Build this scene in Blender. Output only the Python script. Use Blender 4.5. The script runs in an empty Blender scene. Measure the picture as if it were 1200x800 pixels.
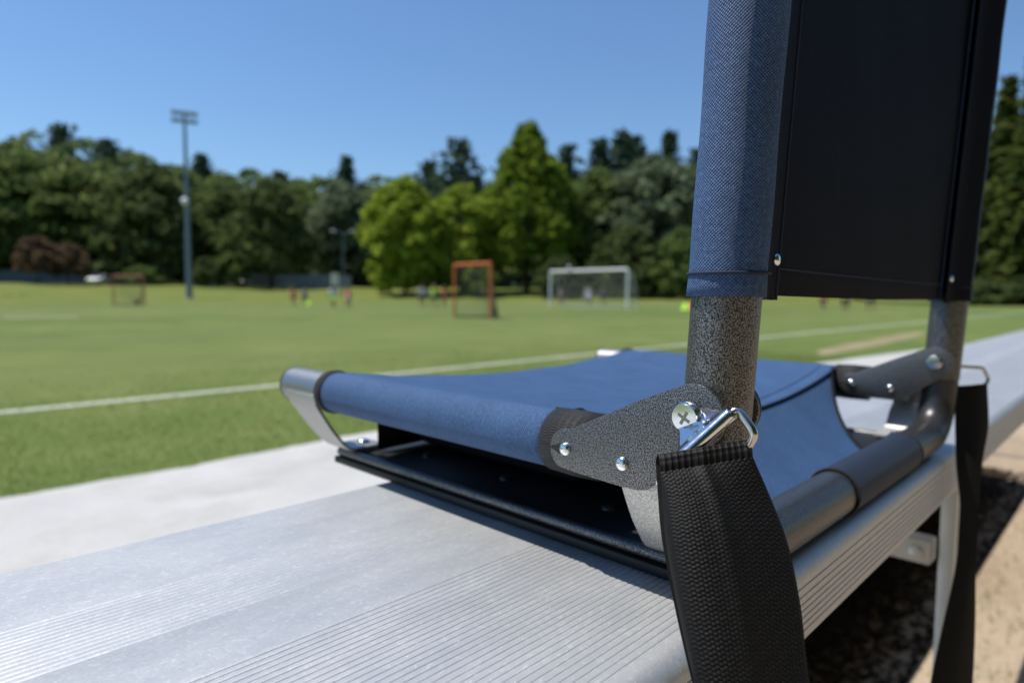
import bpy, bmesh, math, random
import numpy as np
from mathutils import Vector, Matrix

random.seed(7)
rng = np.random.default_rng(11)
SC = bpy.context.scene
COL = SC.collection
PI = math.pi

# ------------------------------------------------------------------ camera
CAM_H = 0.126                                   # above the bench top (z = 0)
yaw, pitch, roll = (math.radians(a) for a in (45.48, 4.05, 0.41))
fw = Vector((math.sin(yaw)*math.cos(pitch), math.cos(yaw)*math.cos(pitch), -math.sin(pitch)))
rt = Vector((math.cos(yaw), -math.sin(yaw), 0))
dn = fw.cross(rt)
r2 = rt*math.cos(roll) - dn*math.sin(roll)
d2 = rt*math.sin(roll) + dn*math.cos(roll)
cd = bpy.data.cameras.new('camera')
cam = bpy.data.objects.new('camera', cd); COL.objects.link(cam)
M = Matrix((r2, -d2, -fw)).transposed().to_4x4(); M.translation = (0, 0, CAM_H)
cam.matrix_world = M
cd.sensor_width = 36; cd.lens = 756.4*36/1200
cd.clip_start = 0.01; cd.clip_end = 6000
cd.dof.use_dof = True; cd.dof.focus_distance = 0.245; cd.dof.aperture_fstop = 7.6; cd.dof.aperture_blades = 9
SC.camera = cam

# ------------------------------------------------------------------ light
SUN_AZ, SUN_EL = math.radians(-37), math.radians(66)     # azimuth from +Y towards +X
sdir = Vector((math.sin(SUN_AZ)*math.cos(SUN_EL), math.cos(SUN_AZ)*math.cos(SUN_EL), math.sin(SUN_EL)))
w = bpy.data.worlds.new('World'); SC.world = w; w.use_nodes = True
nt = w.node_tree
sky = nt.nodes.new('ShaderNodeTexSky'); sky.sky_type = 'NISHITA'; sky.sun_disc = False
sky.sun_elevation = SUN_EL; sky.sun_rotation = SUN_AZ
sky.air_density = 1.25; sky.dust_density = 0.1; sky.ozone_density = 10.0; sky.altitude = 50
bg = nt.nodes['Background']; bg.inputs['Strength'].default_value = 0.117
nt.links.new(sky.outputs[0], bg.inputs['Color'])
sl = bpy.data.lights.new('sun', 'SUN'); sl.energy = 4.5; sl.angle = math.radians(0.5); sl.color = (1, 0.955, 0.88)
so = bpy.data.objects.new('sun', sl); COL.objects.link(so)
so.rotation_euler = sdir.to_track_quat('Z', 'Y').to_euler(); so.location = sdir*60
SC.view_settings.view_transform = 'Standard'; SC.view_settings.look = 'None'
SC.view_settings.exposure = 0.15; SC.view_settings.gamma = 1.0
SC.render.engine = 'CYCLES'
SC.cycles.max_bounces = 8; SC.cycles.transparent_max_bounces = 8
SC.cycles.sample_clamp_indirect = 6.0

# ------------------------------------------------------------------ materials
def mat(name, color=(.5, .5, .5), rough=.6, metal=0.0, spec=.5):
    m = bpy.data.materials.new(name); m.use_nodes = True
    b = m.node_tree.nodes['Principled BSDF']
    b.inputs['Base Color'].default_value = (*color, 1); b.inputs['Roughness'].default_value = rough
    b.inputs['Metallic'].default_value = metal; b.inputs['Specular IOR Level'].default_value = spec
    return m, m.node_tree, b
def N(t, kind, **kw):
    n = t.nodes.new(kind)
    for k, v in kw.items():
        if k in n.inputs: n.inputs[k].default_value = v
        else: setattr(n, k, v)
    return n
def ramp(t, fac, stops):
    r = t.nodes.new('ShaderNodeValToRGB'); e = r.color_ramp.elements
    while len(e) < len(stops): e.new(.5)
    for el, (p, c) in zip(e, stops):
        el.position = p; el.color = (*c, 1) if len(c) == 3 else c
    t.links.new(fac, r.inputs[0]); return r.outputs[0]
def mixc(t, fac, a, b, mode='MIX'):
    n = t.nodes.new('ShaderNodeMix'); n.data_type = 'RGBA'; n.blend_type = mode
    for sock, v in ((n.inputs[0], fac), (n.inputs[6], a), (n.inputs[7], b)):
        if hasattr(v, 'links'): t.links.new(v, sock)
        elif isinstance(v, (int, float)): sock.default_value = v
        else: sock.default_value = (*v, 1)
    return n.outputs[2]
def math_(t, op, a, b=None, c=None):
    n = t.nodes.new('ShaderNodeMath'); n.operation = op
    for i, v in enumerate((a, b, c)):
        if v is None: continue
        if hasattr(v, 'links'): t.links.new(v, n.inputs[i])
        else: n.inputs[i].default_value = v
    return n.outputs[0]
def noise(t, vec, scale, detail=3, rough=.55, dist=0.0, out=0):
    n = N(t, 'ShaderNodeTexNoise'); n.inputs['Scale'].default_value = scale
    n.inputs['Detail'].default_value = detail; n.inputs['Roughness'].default_value = rough
    n.inputs['Distortion'].default_value = dist
    if vec is not None: t.links.new(vec, n.inputs['Vector'])
    return n.outputs[out]
def objco(t, scale=(1, 1, 1)):
    c = t.nodes.new('ShaderNodeTexCoord').outputs['Object']
    if scale != (1, 1, 1):
        m = t.nodes.new('ShaderNodeMapping'); m.inputs['Scale'].default_value = scale
        t.links.new(c, m.inputs['Vector']); c = m.outputs[0]
    return c
def uvco(t): return t.nodes.new('ShaderNodeTexCoord').outputs['UV']
def bump(t, b, h, strength=.4, dist=.001):
    n = t.nodes.new('ShaderNodeBump'); n.inputs['Strength'].default_value = strength; n.inputs['Distance'].default_value = dist
    t.links.new(h, n.inputs['Height']); t.links.new(n.outputs[0], b.inputs['Normal'])

# hammered powder coat: silver veins over black
def hammertone():
    m, t, b = mat('hammertone_paint', rough=.38)
    co = objco(t)
    n1 = noise(t, co, 1950, 1.5, .5, .3)
    n2 = noise(t, co, 4200, 1, .5)
    mixv = math_(t, 'ADD', math_(t, 'MULTIPLY', n1, .75), math_(t, 'MULTIPLY', n2, .25))
    k = ramp(t, mixv, [(.44, (0, 0, 0)), (.585, (1, 1, 1))])
    t.links.new(mixc(t, k, (.011, .011, .012), (.30, .30, .297)), b.inputs['Base Color'])
    t.links.new(math_(t, 'MULTIPLY_ADD', k, .7, .3), b.inputs['Metallic'])
    t.links.new(math_(t, 'MULTIPLY_ADD', k, .16, .30), b.inputs['Roughness'])
    bump(t, b, mixv, .5, .0004)
    return m
HAMMER = hammertone()

def fabric(name, hi, lo, pitch, bs=.7):
    m, t, b = mat(name, rough=.66, spec=.38)
    s = t.nodes.new('ShaderNodeSeparateXYZ'); t.links.new(uvco(t), s.inputs[0])
    k = 2*PI/pitch
    wob = noise(t, uvco(t), 160, 2)
    u = math_(t, 'MULTIPLY_ADD', wob, .0004, s.outputs[0]); v = math_(t, 'MULTIPLY_ADD', wob, .0004, s.outputs[1])
    h = math_(t, 'MULTIPLY', math_(t, 'SINE', math_(t, 'MULTIPLY', u, k)), math_(t, 'SINE', math_(t, 'MULTIPLY', v, k)))
    fine = noise(t, uvco(t), 1400, 2)
    blot = noise(t, uvco(t), 38, 3)
    h2 = math_(t, 'ADD', math_(t, 'MULTIPLY', h, .5), math_(t, 'MULTIPLY_ADD', fine, .5, .25))
    c = mixc(t, ramp(t, h2, [(.10, (0, 0, 0)), (.85, (1, 1, 1))]), lo, hi)
    c = mixc(t, ramp(t, blot, [(.30, (0, 0, 0)), (.75, (1, 1, 1))]), c, mixc(t, .22, c, tuple(min(1, x_*1.6) for x_ in hi)))
    t.links.new(c, b.inputs['Base Color'])
    b.inputs['Sheen Weight'].default_value = .14; b.inputs['Sheen Roughness'].default_value = .32
    b.inputs['Sheen Tint'].default_value = (.45, .62, .95, 1)
    grain = noise(t, uvco(t), 620, 2, .6)
    c = mixc(t, ramp(t, grain, [(.34, (.38, .38, .38)), (.50, (0, 0, 0))]), c, lo)
    c = mixc(t, ramp(t, grain, [(.56, (0, 0, 0)), (.70, (.34, .34, .34))]), c, tuple(min(1, x_*1.7) for x_ in hi))
    t.links.new(c, b.inputs['Base Color'])
    crease = noise(t, uvco(t), 34, 4, .6, .8)
    hh = math_(t, 'ADD', h2, math_(t, 'MULTIPLY', crease, 3.0))
    bump(t, b, hh, bs, .0005)
    return m
NAVY = fabric('navy_canvas', (.056, .136, .295), (.008, .024, .074), .0016)
NAVY_BACK = fabric('navy_polyester_weave', (.066, .140, .305), (.004, .011, .038), .00130, .8)
NAVY_BACK.node_tree.nodes['Principled BSDF'].inputs['Sheen Weight'].default_value = .05
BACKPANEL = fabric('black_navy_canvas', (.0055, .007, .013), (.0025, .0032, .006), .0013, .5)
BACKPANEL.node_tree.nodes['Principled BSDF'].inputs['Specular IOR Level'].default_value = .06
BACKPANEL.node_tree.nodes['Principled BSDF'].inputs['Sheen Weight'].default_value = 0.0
BLACKCLOTH = fabric('black_binding_tape', (.022, .021, .020), (.004, .004, .004), .0012)
BLACKCLOTH.node_tree.nodes['Principled BSDF'].inputs['Sheen Weight'].default_value = .03
SLEEVE = fabric('dark_navy_vinyl', (.015, .024, .045), (.010, .016, .030), .0016, .3)
SLEEVE.node_tree.nodes['Principled BSDF'].inputs['Sheen Weight'].default_value = .05
THREAD = mat('navy_thread', (.012, .02, .05), .8)[0]
def webbing():
    m, t, b = mat('black_webbing', rough=.62, spec=.28)
    s = t.nodes.new('ShaderNodeSeparateXYZ'); t.links.new(uvco(t), s.inputs[0])
    f = noise(t, uvco(t), 900, 2)
    t.links.new(mixc(t, f, (.0012, .0011, .0011), (.0075, .007, .0066)), b.inputs['Base Color'])
    bump(t, b, f, .3, .0003)
    return m
WEB = webbing()
def chrome(name, col, rough):
    m, t, b = mat(name, col, rough, 1.0)
    n = noise(t, objco(t), 420, 3)
    t.links.new(math_(t, 'MULTIPLY_ADD', n, .14, rough-.05), b.inputs['Roughness'])
    bump(t, b, noise(t, objco(t), 260, 3), .10, .0005)
    return m
ZINC = chrome('zinc_plating', (.80, .82, .83), .13)
NICKEL = chrome('nickel_rod', (.62, .60, .57), .16)
RECESS = mat('screw_recess', (.22, .24, .19), .5, .8)[0]
DARKPLASTIC = mat('black_plastic', (.007, .007, .008), .55)[0]
BLACKMESH = mat('black_lining', (.006, .006, .007), .9)[0]
def charcoal():
    m, t, b = mat('charcoal_paint', (.07, .07, .072), .33, .55)
    n = noise(t, objco(t), 1700, 1.5, .5, .3)
    t.links.new(mixc(t, ramp(t, n, [(.40, (0, 0, 0)), (.62, (1, 1, 1))]), (.032, .032, .034), (.095, .094, .093)), b.inputs['Base Color'])
    bump(t, b, n, .28, .0003); return m
CHARCOAL = charcoal()
def pewterhammer():
    m, t, b = mat('light_hammered_paint', (.5, .5, .48), .45, .4)
    n = noise(t, objco(t), 1500, 1.5, .5, .3)
    t.links.new(mixc(t, ramp(t, n, [(.38, (0, 0, 0)), (.60, (1, 1, 1))]), (.30, .295, .28), (.62, .61, .585)), b.inputs['Base Color'])
    bump(t, b, n, .4, .0003); return m
PEWTERHAMMER = pewterhammer()
GREYTUBE = chrome('grey_tube_paint', (.34, .345, .35), .42)
PEWTER = chrome('silver_bracket_paint', (.50, .495, .48), .5)

def aluminium():
    m, t, b = mat('brushed_aluminium', rough=.5, metal=.62)
    co = objco(t)
    streak = noise(t, objco(t, (9, 900, 900)), 1, 3)
    blot = noise(t, objco(t, (1, 2.4, 1)), 18, 4, .62)
    speck = noise(t, co, 620, 2)
    scr = noise(t, objco(t, (60, 260, 60)), 1.4, 3, .7, 2.2)
    dirt = noise(t, co, 95, 5, .7)
    c = mixc(t, ramp(t, blot, [(.35, (0, 0, 0)), (.72, (1, 1, 1))]), (.53, .540, .545), (.60, .602, .597))
    c = mixc(t, math_(t, 'MULTIPLY', streak, .42), c, (.46, .47, .475))
    c = mixc(t, ramp(t, speck, [(.69, (0, 0, 0)), (.76, (.75, .75, .75))]), c, (.95, .95, .94))
    c = mixc(t, ramp(t, speck, [(.25, (.5, .5, .5)), (.31, (0, 0, 0))]), c, (.30, .31, .33))
    c = mixc(t, ramp(t, dirt, [(.60, (0, 0, 0)), (.78, (.55, .55, .55))]), c, (.50, .47, .42))
    fm = noise(t, objco(t, (1, 1.6, 1)), 330, 4, .7)
    c = mixc(t, ramp(t, fm, [(.36, (.45, .45, .45)), (.52, (0, 0, 0))]), c, (.48, .495, .51))
    c = mixc(t, ramp(t, fm, [(.56, (0, 0, 0)), (.72, (.5, .5, .5))]), c, (.82, .82, .81))
    c = mixc(t, ramp(t, scr, [(.63, (0, 0, 0)), (.70, (.38, .38, .38))]), c, (.9, .9, .88))
    t.links.new(c, b.inputs['Base Color'])
    r = math_(t, 'ADD', math_(t, 'MULTIPLY_ADD', blot, .14, .40), math_(t, 'MULTIPLY', speck, .12))
    t.links.new(r, b.inputs['Roughness'])
    hh = math_(t, 'ADD', math_(t, 'MULTIPLY', streak, .5), math_(t, 'MULTIPLY', speck, .7))
    bump(t, b, hh, .22, .0004)
    return m
ALU = aluminium()
LEGMAT = mat('white_galvanised_leg', (.62, .61, .60), .45, .35)[0]
t_ = LEGMAT.node_tree
t_.links.new(mixc(t_, noise(t_, objco(t_), 40, 4), (.48, .47, .46), (.72, .71, .70)), t_.nodes['Principled BSDF'].inputs['Base Color'])

def ground_mat(name, stops, scale, fine, bs, bd, stretch=(1, 1, 1), stripe=0.0):
    m, t, b = mat(name, rough=.95, spec=.15)
    co = objco(t, stretch)
    a = noise(t, co, scale, 5, .6)
    f = noise(t, objco(t), fine, 3, .65)
    v = math_(t, 'ADD', math_(t, 'MULTIPLY', a, .6), math_(t, 'MULTIPLY', f, .4))
    c = ramp(t, v, stops)
    if stripe:
        st = noise(t, objco(t, (.012, .28, 1)), 1, 2)
        c = mixc(t, ramp(t, st, [(.38, (0, 0, 0)), (.62, (stripe,)*3)]), c, (.155, .185, .062))
        far = noise(t, objco(t, (.05, .16, 1)), 1, 3)
        c = mixc(t, ramp(t, far, [(.40, (0, 0, 0)), (.66, (stripe*.8,)*3)]), c, (.078, .125, .030))
    t.links.new(c, b.inputs['Base Color']); bump(t, b, f, bs, bd)
    return m
TURF = ground_mat('sports_turf', [(.36, (.098, .142, .034)), (.5, (.140, .182, .048)), (.62, (.182, .212, .066))], .9, 55, .45, .02, stripe=.6)
MEADOW = ground_mat('dry_meadow_grass', [(.36, (.110, .155, .030)), (.52, (.150, .178, .040)), (.68, (.23, .19, .062))], .13, 9, .5, .05)
DIRT = ground_mat('packed_dirt', [(.30, (.27, .20, .135)), (.5, (.40, .31, .22)), (.68, (.48, .39, .29))], 2.2, 45, .6, .01)
CONC = ground_mat('pale_concrete', [(.30, (.425, .415, .40)), (.5, (.495, .488, .472)), (.68, (.55, .543, .53))], 2.6, 60, .35, .004)
_t = CONC.node_tree; _b = _t.nodes['Principled BSDF']; _c = _b.inputs['Base Color'].links[0].from_socket
_st = noise(_t, objco(_t, (1, 1.7, 1)), 1.9, 6, .68, .6); _gr = noise(_t, objco(_t), 150, 2, .6)
_c = mixc(_t, ramp(_t, _st, [(.52, (0, 0, 0)), (.68, (.5, .5, .5))]), _c, (.36, .34, .30))
_c = mixc(_t, ramp(_t, _gr, [(.66, (0, 0, 0)), (.74, (.6, .6, .6))]), _c, (.20, .18, .15))
_t.links.new(_c, _b.inputs['Base Color'])
SAND = ground_mat('bare_sandy_soil', [(.34, (.15, .16, .06)), (.46, (.26, .225, .12)), (.66, (.35, .295, .19))], 1.6, 30, .5, .01)
LINE = mat('white_line_paint', (.48, .50, .40), .9)[0]

def leafmat(name, c1, c2, c3, trans=.5):
    m = bpy.data.materials.new(name); m.use_nodes = True; t = m.node_tree
    b = t.nodes['Principled BSDF']; out = t.nodes['Material Output']
    g = t.nodes.new('ShaderNodeNewGeometry')
    c = ramp(t, g.outputs['Random Per Island'], [(0, c1), (.5, c2), (1, c3)])
    t.links.new(c, b.inputs['Base Color']); b.inputs['Roughness'].default_value = .8; b.inputs['Specular IOR Level'].default_value = .06
    tr = t.nodes.new('ShaderNodeBsdfTranslucent'); t.links.new(c, tr.inputs['Color'])
    mx = t.nodes.new('ShaderNodeMixShader'); mx.inputs[0].default_value = trans
    t.links.new(b.outputs[0], mx.inputs[1]); t.links.new(tr.outputs[0], mx.inputs[2]); t.links.new(mx.outputs[0], out.inputs['Surface'])
    return m
L_BRIGHT = leafmat('bright_maple_leaves', (.21, .29, .028), (.28, .365, .04), (.36, .42, .07), .55)
L_TULIP = leafmat('fresh_green_leaves', (0.118, 0.185, 0.018), (0.174, 0.246, 0.027), (0.235, 0.302, 0.045), .52)
L_MID = leafmat('mid_green_leaves', (0.090, 0.143, 0.040), (0.147, 0.209, 0.056), (0.209, 0.271, 0.085))
L_GREY = leafmat('grey_green_leaves', (0.109, 0.149, 0.078), (0.171, 0.217, 0.121), (0.248, 0.295, 0.171))
L_DARK = leafmat('dark_pine_needles', (0.065, 0.096, 0.034), (0.102, 0.139, 0.046), (0.163, 0.189, 0.065), .42)
L_CON = leafmat('conifer_needles', (0.037, 0.071, 0.043), (0.062, 0.102, 0.056), (0.093, 0.136, 0.074), .35)
L_CEDAR = leafmat('cedar_sprays', (.050, .072, .020), (.095, .122, .030), (.160, .185, .045), .45)
L_RED = leafmat('reddish_brown_leaves', (0.101, 0.074, 0.046), (0.163, 0.112, 0.070), (0.232, 0.155, 0.093))
BARK = mat('tree_bark', (.06, .045, .035), .9)[0]
STEEL = mat('painted_steel_pole', (.20, .24, .28), .5, .3)[0]

# ------------------------------------------------------------------ helpers
ORG = Vector((0, 0, 0))
def link(o): COL.objects.link(o); return o
def thing(name, label, cat, loc=(0, 0, 0), rz=0.0, group=None):
    global ORG
    o = link(bpy.data.objects.new(name, None)); o.empty_display_size = .1
    o.location = loc; o.rotation_euler = (0, 0, rz); o['label'] = label; o['category'] = cat
    if group: o['group'] = group
    ORG = Vector(loc); return o
def tag(o, label, cat, group=None):
    o['label'] = label; o['category'] = cat
    if group: o['group'] = group
    return o
def shade(me, angle=None):
    me.polygons.foreach_set('use_smooth', [True]*len(me.polygons))
    if angle is not None: me.set_sharp_from_angle(angle=math.radians(angle))
class MB:
    def __init__(s): s.v = []; s.f = []; s.uv = []
    def add(s, vs, fs, uvs=None):
        o = len(s.v); s.v += [Vector(p) for p in vs]
        s.f += [tuple(i+o for i in f) for f in fs]
        s.uv += uvs if uvs else [[(0, 0)]*len(f) for f in fs]
    def box(s, lo, hi):
        (a, b, c), (d, e, f) = lo, hi
        s.add([(a, b, c), (d, b, c), (d, e, c), (a, e, c), (a, b, f), (d, b, f), (d, e, f), (a, e, f)],
              [(0, 3, 2, 1), (4, 5, 6, 7), (0, 1, 5, 4), (1, 2, 6, 5), (2, 3, 7, 6), (3, 0, 4, 7)])
    def tube(s, pts, r, seg=24, closed=False, cap=True):
        pts = [Vector(p) for p in pts]; n = len(pts); L = 0
        rr = r if hasattr(r, '__len__') else [r]*n
        tan = []
        for i in range(n):
            a = pts[(i-1) % n] if (closed or i > 0) else pts[i]
            b = pts[(i+1) % n] if (closed or i < n-1) else pts[i]
            tan.append((b-a).normalized())
        ref = Vector((0, 0, 1)) if abs(tan[0].z) < .9 else Vector((0, 1, 0))
        nrm = (ref - tan[0]*ref.dot(tan[0])).normalized()
        rows, lens = [], []
        for i in range(n):
            if i: nrm = (nrm - tan[i]*nrm.dot(tan[i])).normalized(); L += (pts[i]-pts[i-1]).length
            bi = tan[i].cross(nrm)
            rows.append([pts[i] + (nrm*math.cos(2*PI*k/seg) + bi*math.sin(2*PI*k/seg))*rr[i] for k in range(seg)]); lens.append(L)
        vs = [p for row in rows for p in row]; fs, uvs = [], []
        m = n if closed else n-1
        for i in range(m):
            j = (i+1) % n
            for k in range(seg):
                k2 = (k+1) % seg
                fs.append((i*seg+k, i*seg+k2, j*seg+k2, j*seg+k))
                c = 2*PI*rr[i]/seg; l1 = lens[j] if j else L
                uvs.append([(k*c, lens[i]), ((k+1)*c, lens[i]), ((k+1)*c, l1), (k*c, l1)])
        if cap and not closed:
            fs.append(tuple(range(seg-1, -1, -1))); uvs.append([(0, 0)]*seg)
            fs.append(tuple((n-1)*seg+k for k in range(seg))); uvs.append([(0, 0)]*seg)
        s.add(vs, fs, uvs)
    def lathe(s, prof, org, axis, seg=24):
        org = Vector(org); axis = Vector(axis).normalized()
        a = axis.orthogonal().normalized(); b = axis.cross(a)
        vs = [org + axis*t + (a*math.cos(2*PI*k/seg) + b*math.sin(2*PI*k/seg))*r for r, t in prof for k in range(seg)]
        fs = [(i*seg+k, i*seg+(k+1) % seg, (i+1)*seg+(k+1) % seg, (i+1)*seg+k) for i in range(len(prof)-1) for k in range(seg)]
        fs.append(tuple(range(seg-1, -1, -1))); fs.append(tuple((len(prof)-1)*seg+k for k in range(seg)))
        s.add(vs, fs)
    def grid(s, P, uv=None):
        nr, nc = len(P), len(P[0])
        vs = [p for row in P for p in row]; fs, uvs = [], []
        for i in range(nr-1):
            for j in range(nc-1):
                q = [(i, j), (i, j+1), (i+1, j+1), (i+1, j)]
                fs.append(tuple(a*nc+b for a, b in q)); uvs.append([uv[a][b] if uv else (0, 0) for a, b in q])
        s.add(vs, fs, uvs)
    def build(s, name, m, parent=None, angle=None, org=None):
        me = bpy.data.meshes.new(name)
        o_ = ORG if org is None else Vector(org)
        me.from_pydata([tuple(p-o_) for p in s.v], [], s.f)
        ul = me.uv_layers.new(name='UVMap')
        ul.data.foreach_set('uv', [c for f in s.uv for p in f for c in p])
        shade(me, angle); me.materials.append(m)
        bm = bmesh.new(); bm.from_mesh(me); bmesh.ops.recalc_face_normals(bm, faces=bm.faces); bm.to_mesh(me); bm.free()
        if angle is not None: me.set_sharp_from_angle(angle=math.radians(angle))
        o = link(bpy.data.objects.new(name, me))
        if parent: o.parent = parent
        elif o_.length: o.location = o_
        return o
def solid(name, m, parent, lo, hi, bev=.0, seg=2):
    b = MB(); b.box(lo, hi); o = b.build(name, m, parent, 35)
    if bev: bevel(o, bev, seg)
    return o
def bevel(o, w_, seg=2, ang=40):
    bm = bmesh.new(); bm.from_mesh(o.data)
    es = [e for e in bm.edges if len(e.link_faces) == 2 and e.calc_face_angle(0) > math.radians(ang)]
    bmesh.ops.bevel(bm, geom=es, offset=w_, segments=seg, profile=.5, affect='EDGES')
    bm.to_mesh(o.data); bm.free(); shade(o.data, 35)
def prism(name, m, parent, outline, x0, x1, bev=.0005):
    n = len(outline); b = MB()
    b.add([(x0, y, z) for y, z in outline] + [(x1, y, z) for y, z in outline],
          [tuple(range(n)), tuple(range(2*n-1, n-1, -1))] + [(i, (i+1) % n, n+(i+1) % n, n+i) for i in range(n)])
    o = b.build(name, m, parent, 35); bevel(o, bev, 2, 50); return o
def arc(cx, cy, r, a0, a1, n=10):
    return [(cx + r*math.cos(math.radians(a0+(a1-a0)*i/n)), cy + r*math.sin(math.radians(a0+(a1-a0)*i/n))) for i in range(n+1)]

# ================================================================== SETTING
GZ = -0.65
def ss(a, b, x):
    t = np.clip((x-a)/(b-a), 0, 1); return t*t*(3-2*t)
def terrain_z(x, y):
    R = np.hypot(x, y); az = np.arctan2(x, y)
    wgt = 1 - ss(math.radians(66), math.radians(76), az)
    return GZ + wgt*(1.9*ss(74, 108, R) + 7*ss(108, 200, R)) + 14*ss(190, 420, R)
def struct(o): o['kind'] = 'structure'; return o

def sheet(name, poly, z, m, thick=0.0):
    b = MB(); n = len(poly)
    b.add([(x, y, z) for x, y in poly], [tuple(range(n))])
    if thick:
        b.add([(x, y, z) for x, y in poly] + [(x, y, z-thick) for x, y in poly], [(i, (i+1) % n, n+(i+1) % n, n+i) for i in range(n)])
    o = b.build(name, m, None, 30, org=(0, 0, 0)); return struct(o)

# terrain: one polar sheet out to the horizon
radii = [0, .5, 1, 2, 3.5, 5, 8, 12, 18, 26, 36, 48, 60, 68, 74, 80, 86, 92, 98, 104, 110, 118, 128, 140, 155, 170, 185, 200, 240, 300, 380, 460, 700, 1200, 2500, 5000]
na = 120
P = [(0, 0, GZ)]; F = []
for r_ in radii[1:]:
    for k in range(na):
        a = 2*PI*k/na; x, y = r_*math.sin(a), r_*math.cos(a)
        P.append((x, y, float(terrain_z(x, y)) + (.12*math.sin(k*1.7+r_)*min(1, max(0, (r_-72)/25)))))
for k in range(na): F.append((0, 1+k, 1+(k+1) % na))
for i in range(len(radii)-2):
    for k in range(na):
        a = 1+i*na+k; b_ = 1+i*na+(k+1) % na; F.append((a, b_, b_+na, a+na))
b = MB(); b.add(P, F); struct(b.build('ground', MEADOW, None, None, org=(0, 0, 0)))
sheet('dirt', [(-6, -6), (14, -6), (22, .2), (22, 2.2), (-6, 2.4)], GZ+.004, DIRT)
turf_poly = [(-45, 2.5), (-6, 2.5), (22, 1.2), (40, 1.5), (92, 3), (92, 46.5), (40, 47), (-45, 47.5)]
sheet('field', turf_poly, GZ+.008, TURF)
# concrete walkway, uneven grass edge
edge = []
for x, y in ((-6, 3.0), (-2, 2.98), (0.3, 2.97), (1.0, 2.95), (1.8, 3.03), (3, 3.0), (5, 2.9), (7, 2.75), (9.3, 2.56), (12.6, 2.16), (17.2, 1.83), (26, 1.5)):
    edge.append((x, y))
fine = []
for (x0, y0), (x1, y1) in zip(edge, edge[1:]):
    k = max(2, int((x1-x0)/.06)) if x1 < 6 else 12
    for i in range(k):
        u = i/k; fine.append((x0+(x1-x0)*u, y0+(y1-y0)*u + random.uniform(-.012, .012)))
sheet('pavement', fine + [(26, .9), (17, .8), (4.5, .78), (-6, .75)], GZ+.022, CONC, .03)
sheet('bare_soil', [(9.0, 3.05), (9.6, 3.35), (11, 3.5), (13, 3.62), (16.5, 3.75), (17.4, 3.6), (15, 3.3), (12, 3.1), (10.2, 3.05)], GZ+.012, SAND)
sheet('field_line', [(-40, 5.05), (4, 5.13), (8, 5.2), (60, 5.2), (60, 5.33), (8, 5.32), (4, 5.25), (-40, 5.17)], GZ+.012, LINE)
sheet('field_line', [(-40, 36.2), (88, 36.2), (88, 36.36), (-40, 36.36)], GZ+.012, LINE)
sheet('field_mark', [(3.1, 24.2), (5.0, 24.3), (5.0, 24.7), (3.1, 24.6)], GZ+.013, LINE)

# grass blades along the near turf
def cards_flat(C, size):
    n = len(C); a = rng.uniform(0, 2*PI, n); s_ = size*rng.uniform(.5, 1.3, n); k = rng.uniform(.45, .8, n)
    p = np.c_[np.cos(a), np.sin(a), rng.normal(0, .22, n)]*s_[:, None]; q = np.c_[-np.sin(a), np.cos(a), rng.normal(0, .22, n)]*(s_*k)[:, None]
    return np.stack([C-p, C+q, C+p, C-q], 1)
def blades(name, n, region, hgt, m, wid=.0035):
    x = np.empty(0); y = np.empty(0)
    while len(x) < n:
        xs = rng.uniform(region[0], region[1], n); ys = rng.uniform(region[2], region[3], n)
        lim = np.interp(xs, [e[0] for e in edge], [e[1] for e in edge]) + rng.uniform(-.07, .02, n)
        k = (ys > lim) & (rng.random(n) < np.clip((8.5-ys)/5.5, 0, 1)**1.5); x = np.append(x, xs[k]); y = np.append(y, ys[k])
    x, y = x[:n], y[:n]
    a = rng.uniform(0, 2*PI, n); h = hgt*rng.uniform(.5, 1.2, n); lx = rng.normal(0, .5, n)*h; ly = rng.normal(0, .5, n)*h
    V = np.zeros((n, 3, 3)); V[:, 0] = np.c_[x-wid*np.cos(a), y-wid*np.sin(a), np.full(n, GZ+.006)]
    V[:, 1] = np.c_[x+wid*np.cos(a), y+wid*np.sin(a), np.full(n, GZ+.006)]; V[:, 2] = np.c_[x+lx, y+ly, GZ+.008+h]
    return tris(name, V, m)
def tris(name, V, m):
    n, k = V.shape[:2]; me = bpy.data.meshes.new(name)
    me.vertices.add(n*k); me.vertices.foreach_set('co', V.reshape(-1)); me.loops.add(n*k)
    me.loops.foreach_set('vertex_index', np.arange(n*k)); me.polygons.add(n)
    me.polygons.foreach_set('loop_start', np.arange(n)*k); me.polygons.foreach_set('loop_total', np.full(n, k))
    me.update(calc_edges=True); me.materials.append(m); return me
GRASSM = leafmat('turf_blades', (.15, .205, .05), (.19, .245, .065), (.235, .275, .095), .4)
me = blades('grass', 60000, (-3, 9, 2.4, 8.5), .015, GRASSM)
g = link(bpy.data.objects.new('grass', me)); g['kind'] = 'stuff'
# weeds on the dirt behind the bench
n = 420; cx = rng.choice([1.95, 2.3, 2.75, 1.6, 3.3], n); cy = rng.choice([.22, .18, .25, .12], n)
V = np.zeros((n, 3, 3)); X = cx+rng.normal(0, .10, n); Y = cy+rng.normal(0, .03, n); a = rng.uniform(0, 6.28, n); h = rng.uniform(.01, .035, n)
V[:, 0] = np.c_[X-.0014*np.cos(a), Y-.0014*np.sin(a), np.full(n, GZ+.003)]; V[:, 1] = np.c_[X+.0014*np.cos(a), Y+.0014*np.sin(a), np.full(n, GZ+.003)]
V[:, 2] = np.c_[X+rng.normal(0, .015, n), Y+rng.normal(0, .015, n), GZ+.004+h]
g = link(bpy.data.objects.new('weeds', tris('weeds', V, GRASSM))); g['kind'] = 'stuff'

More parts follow.
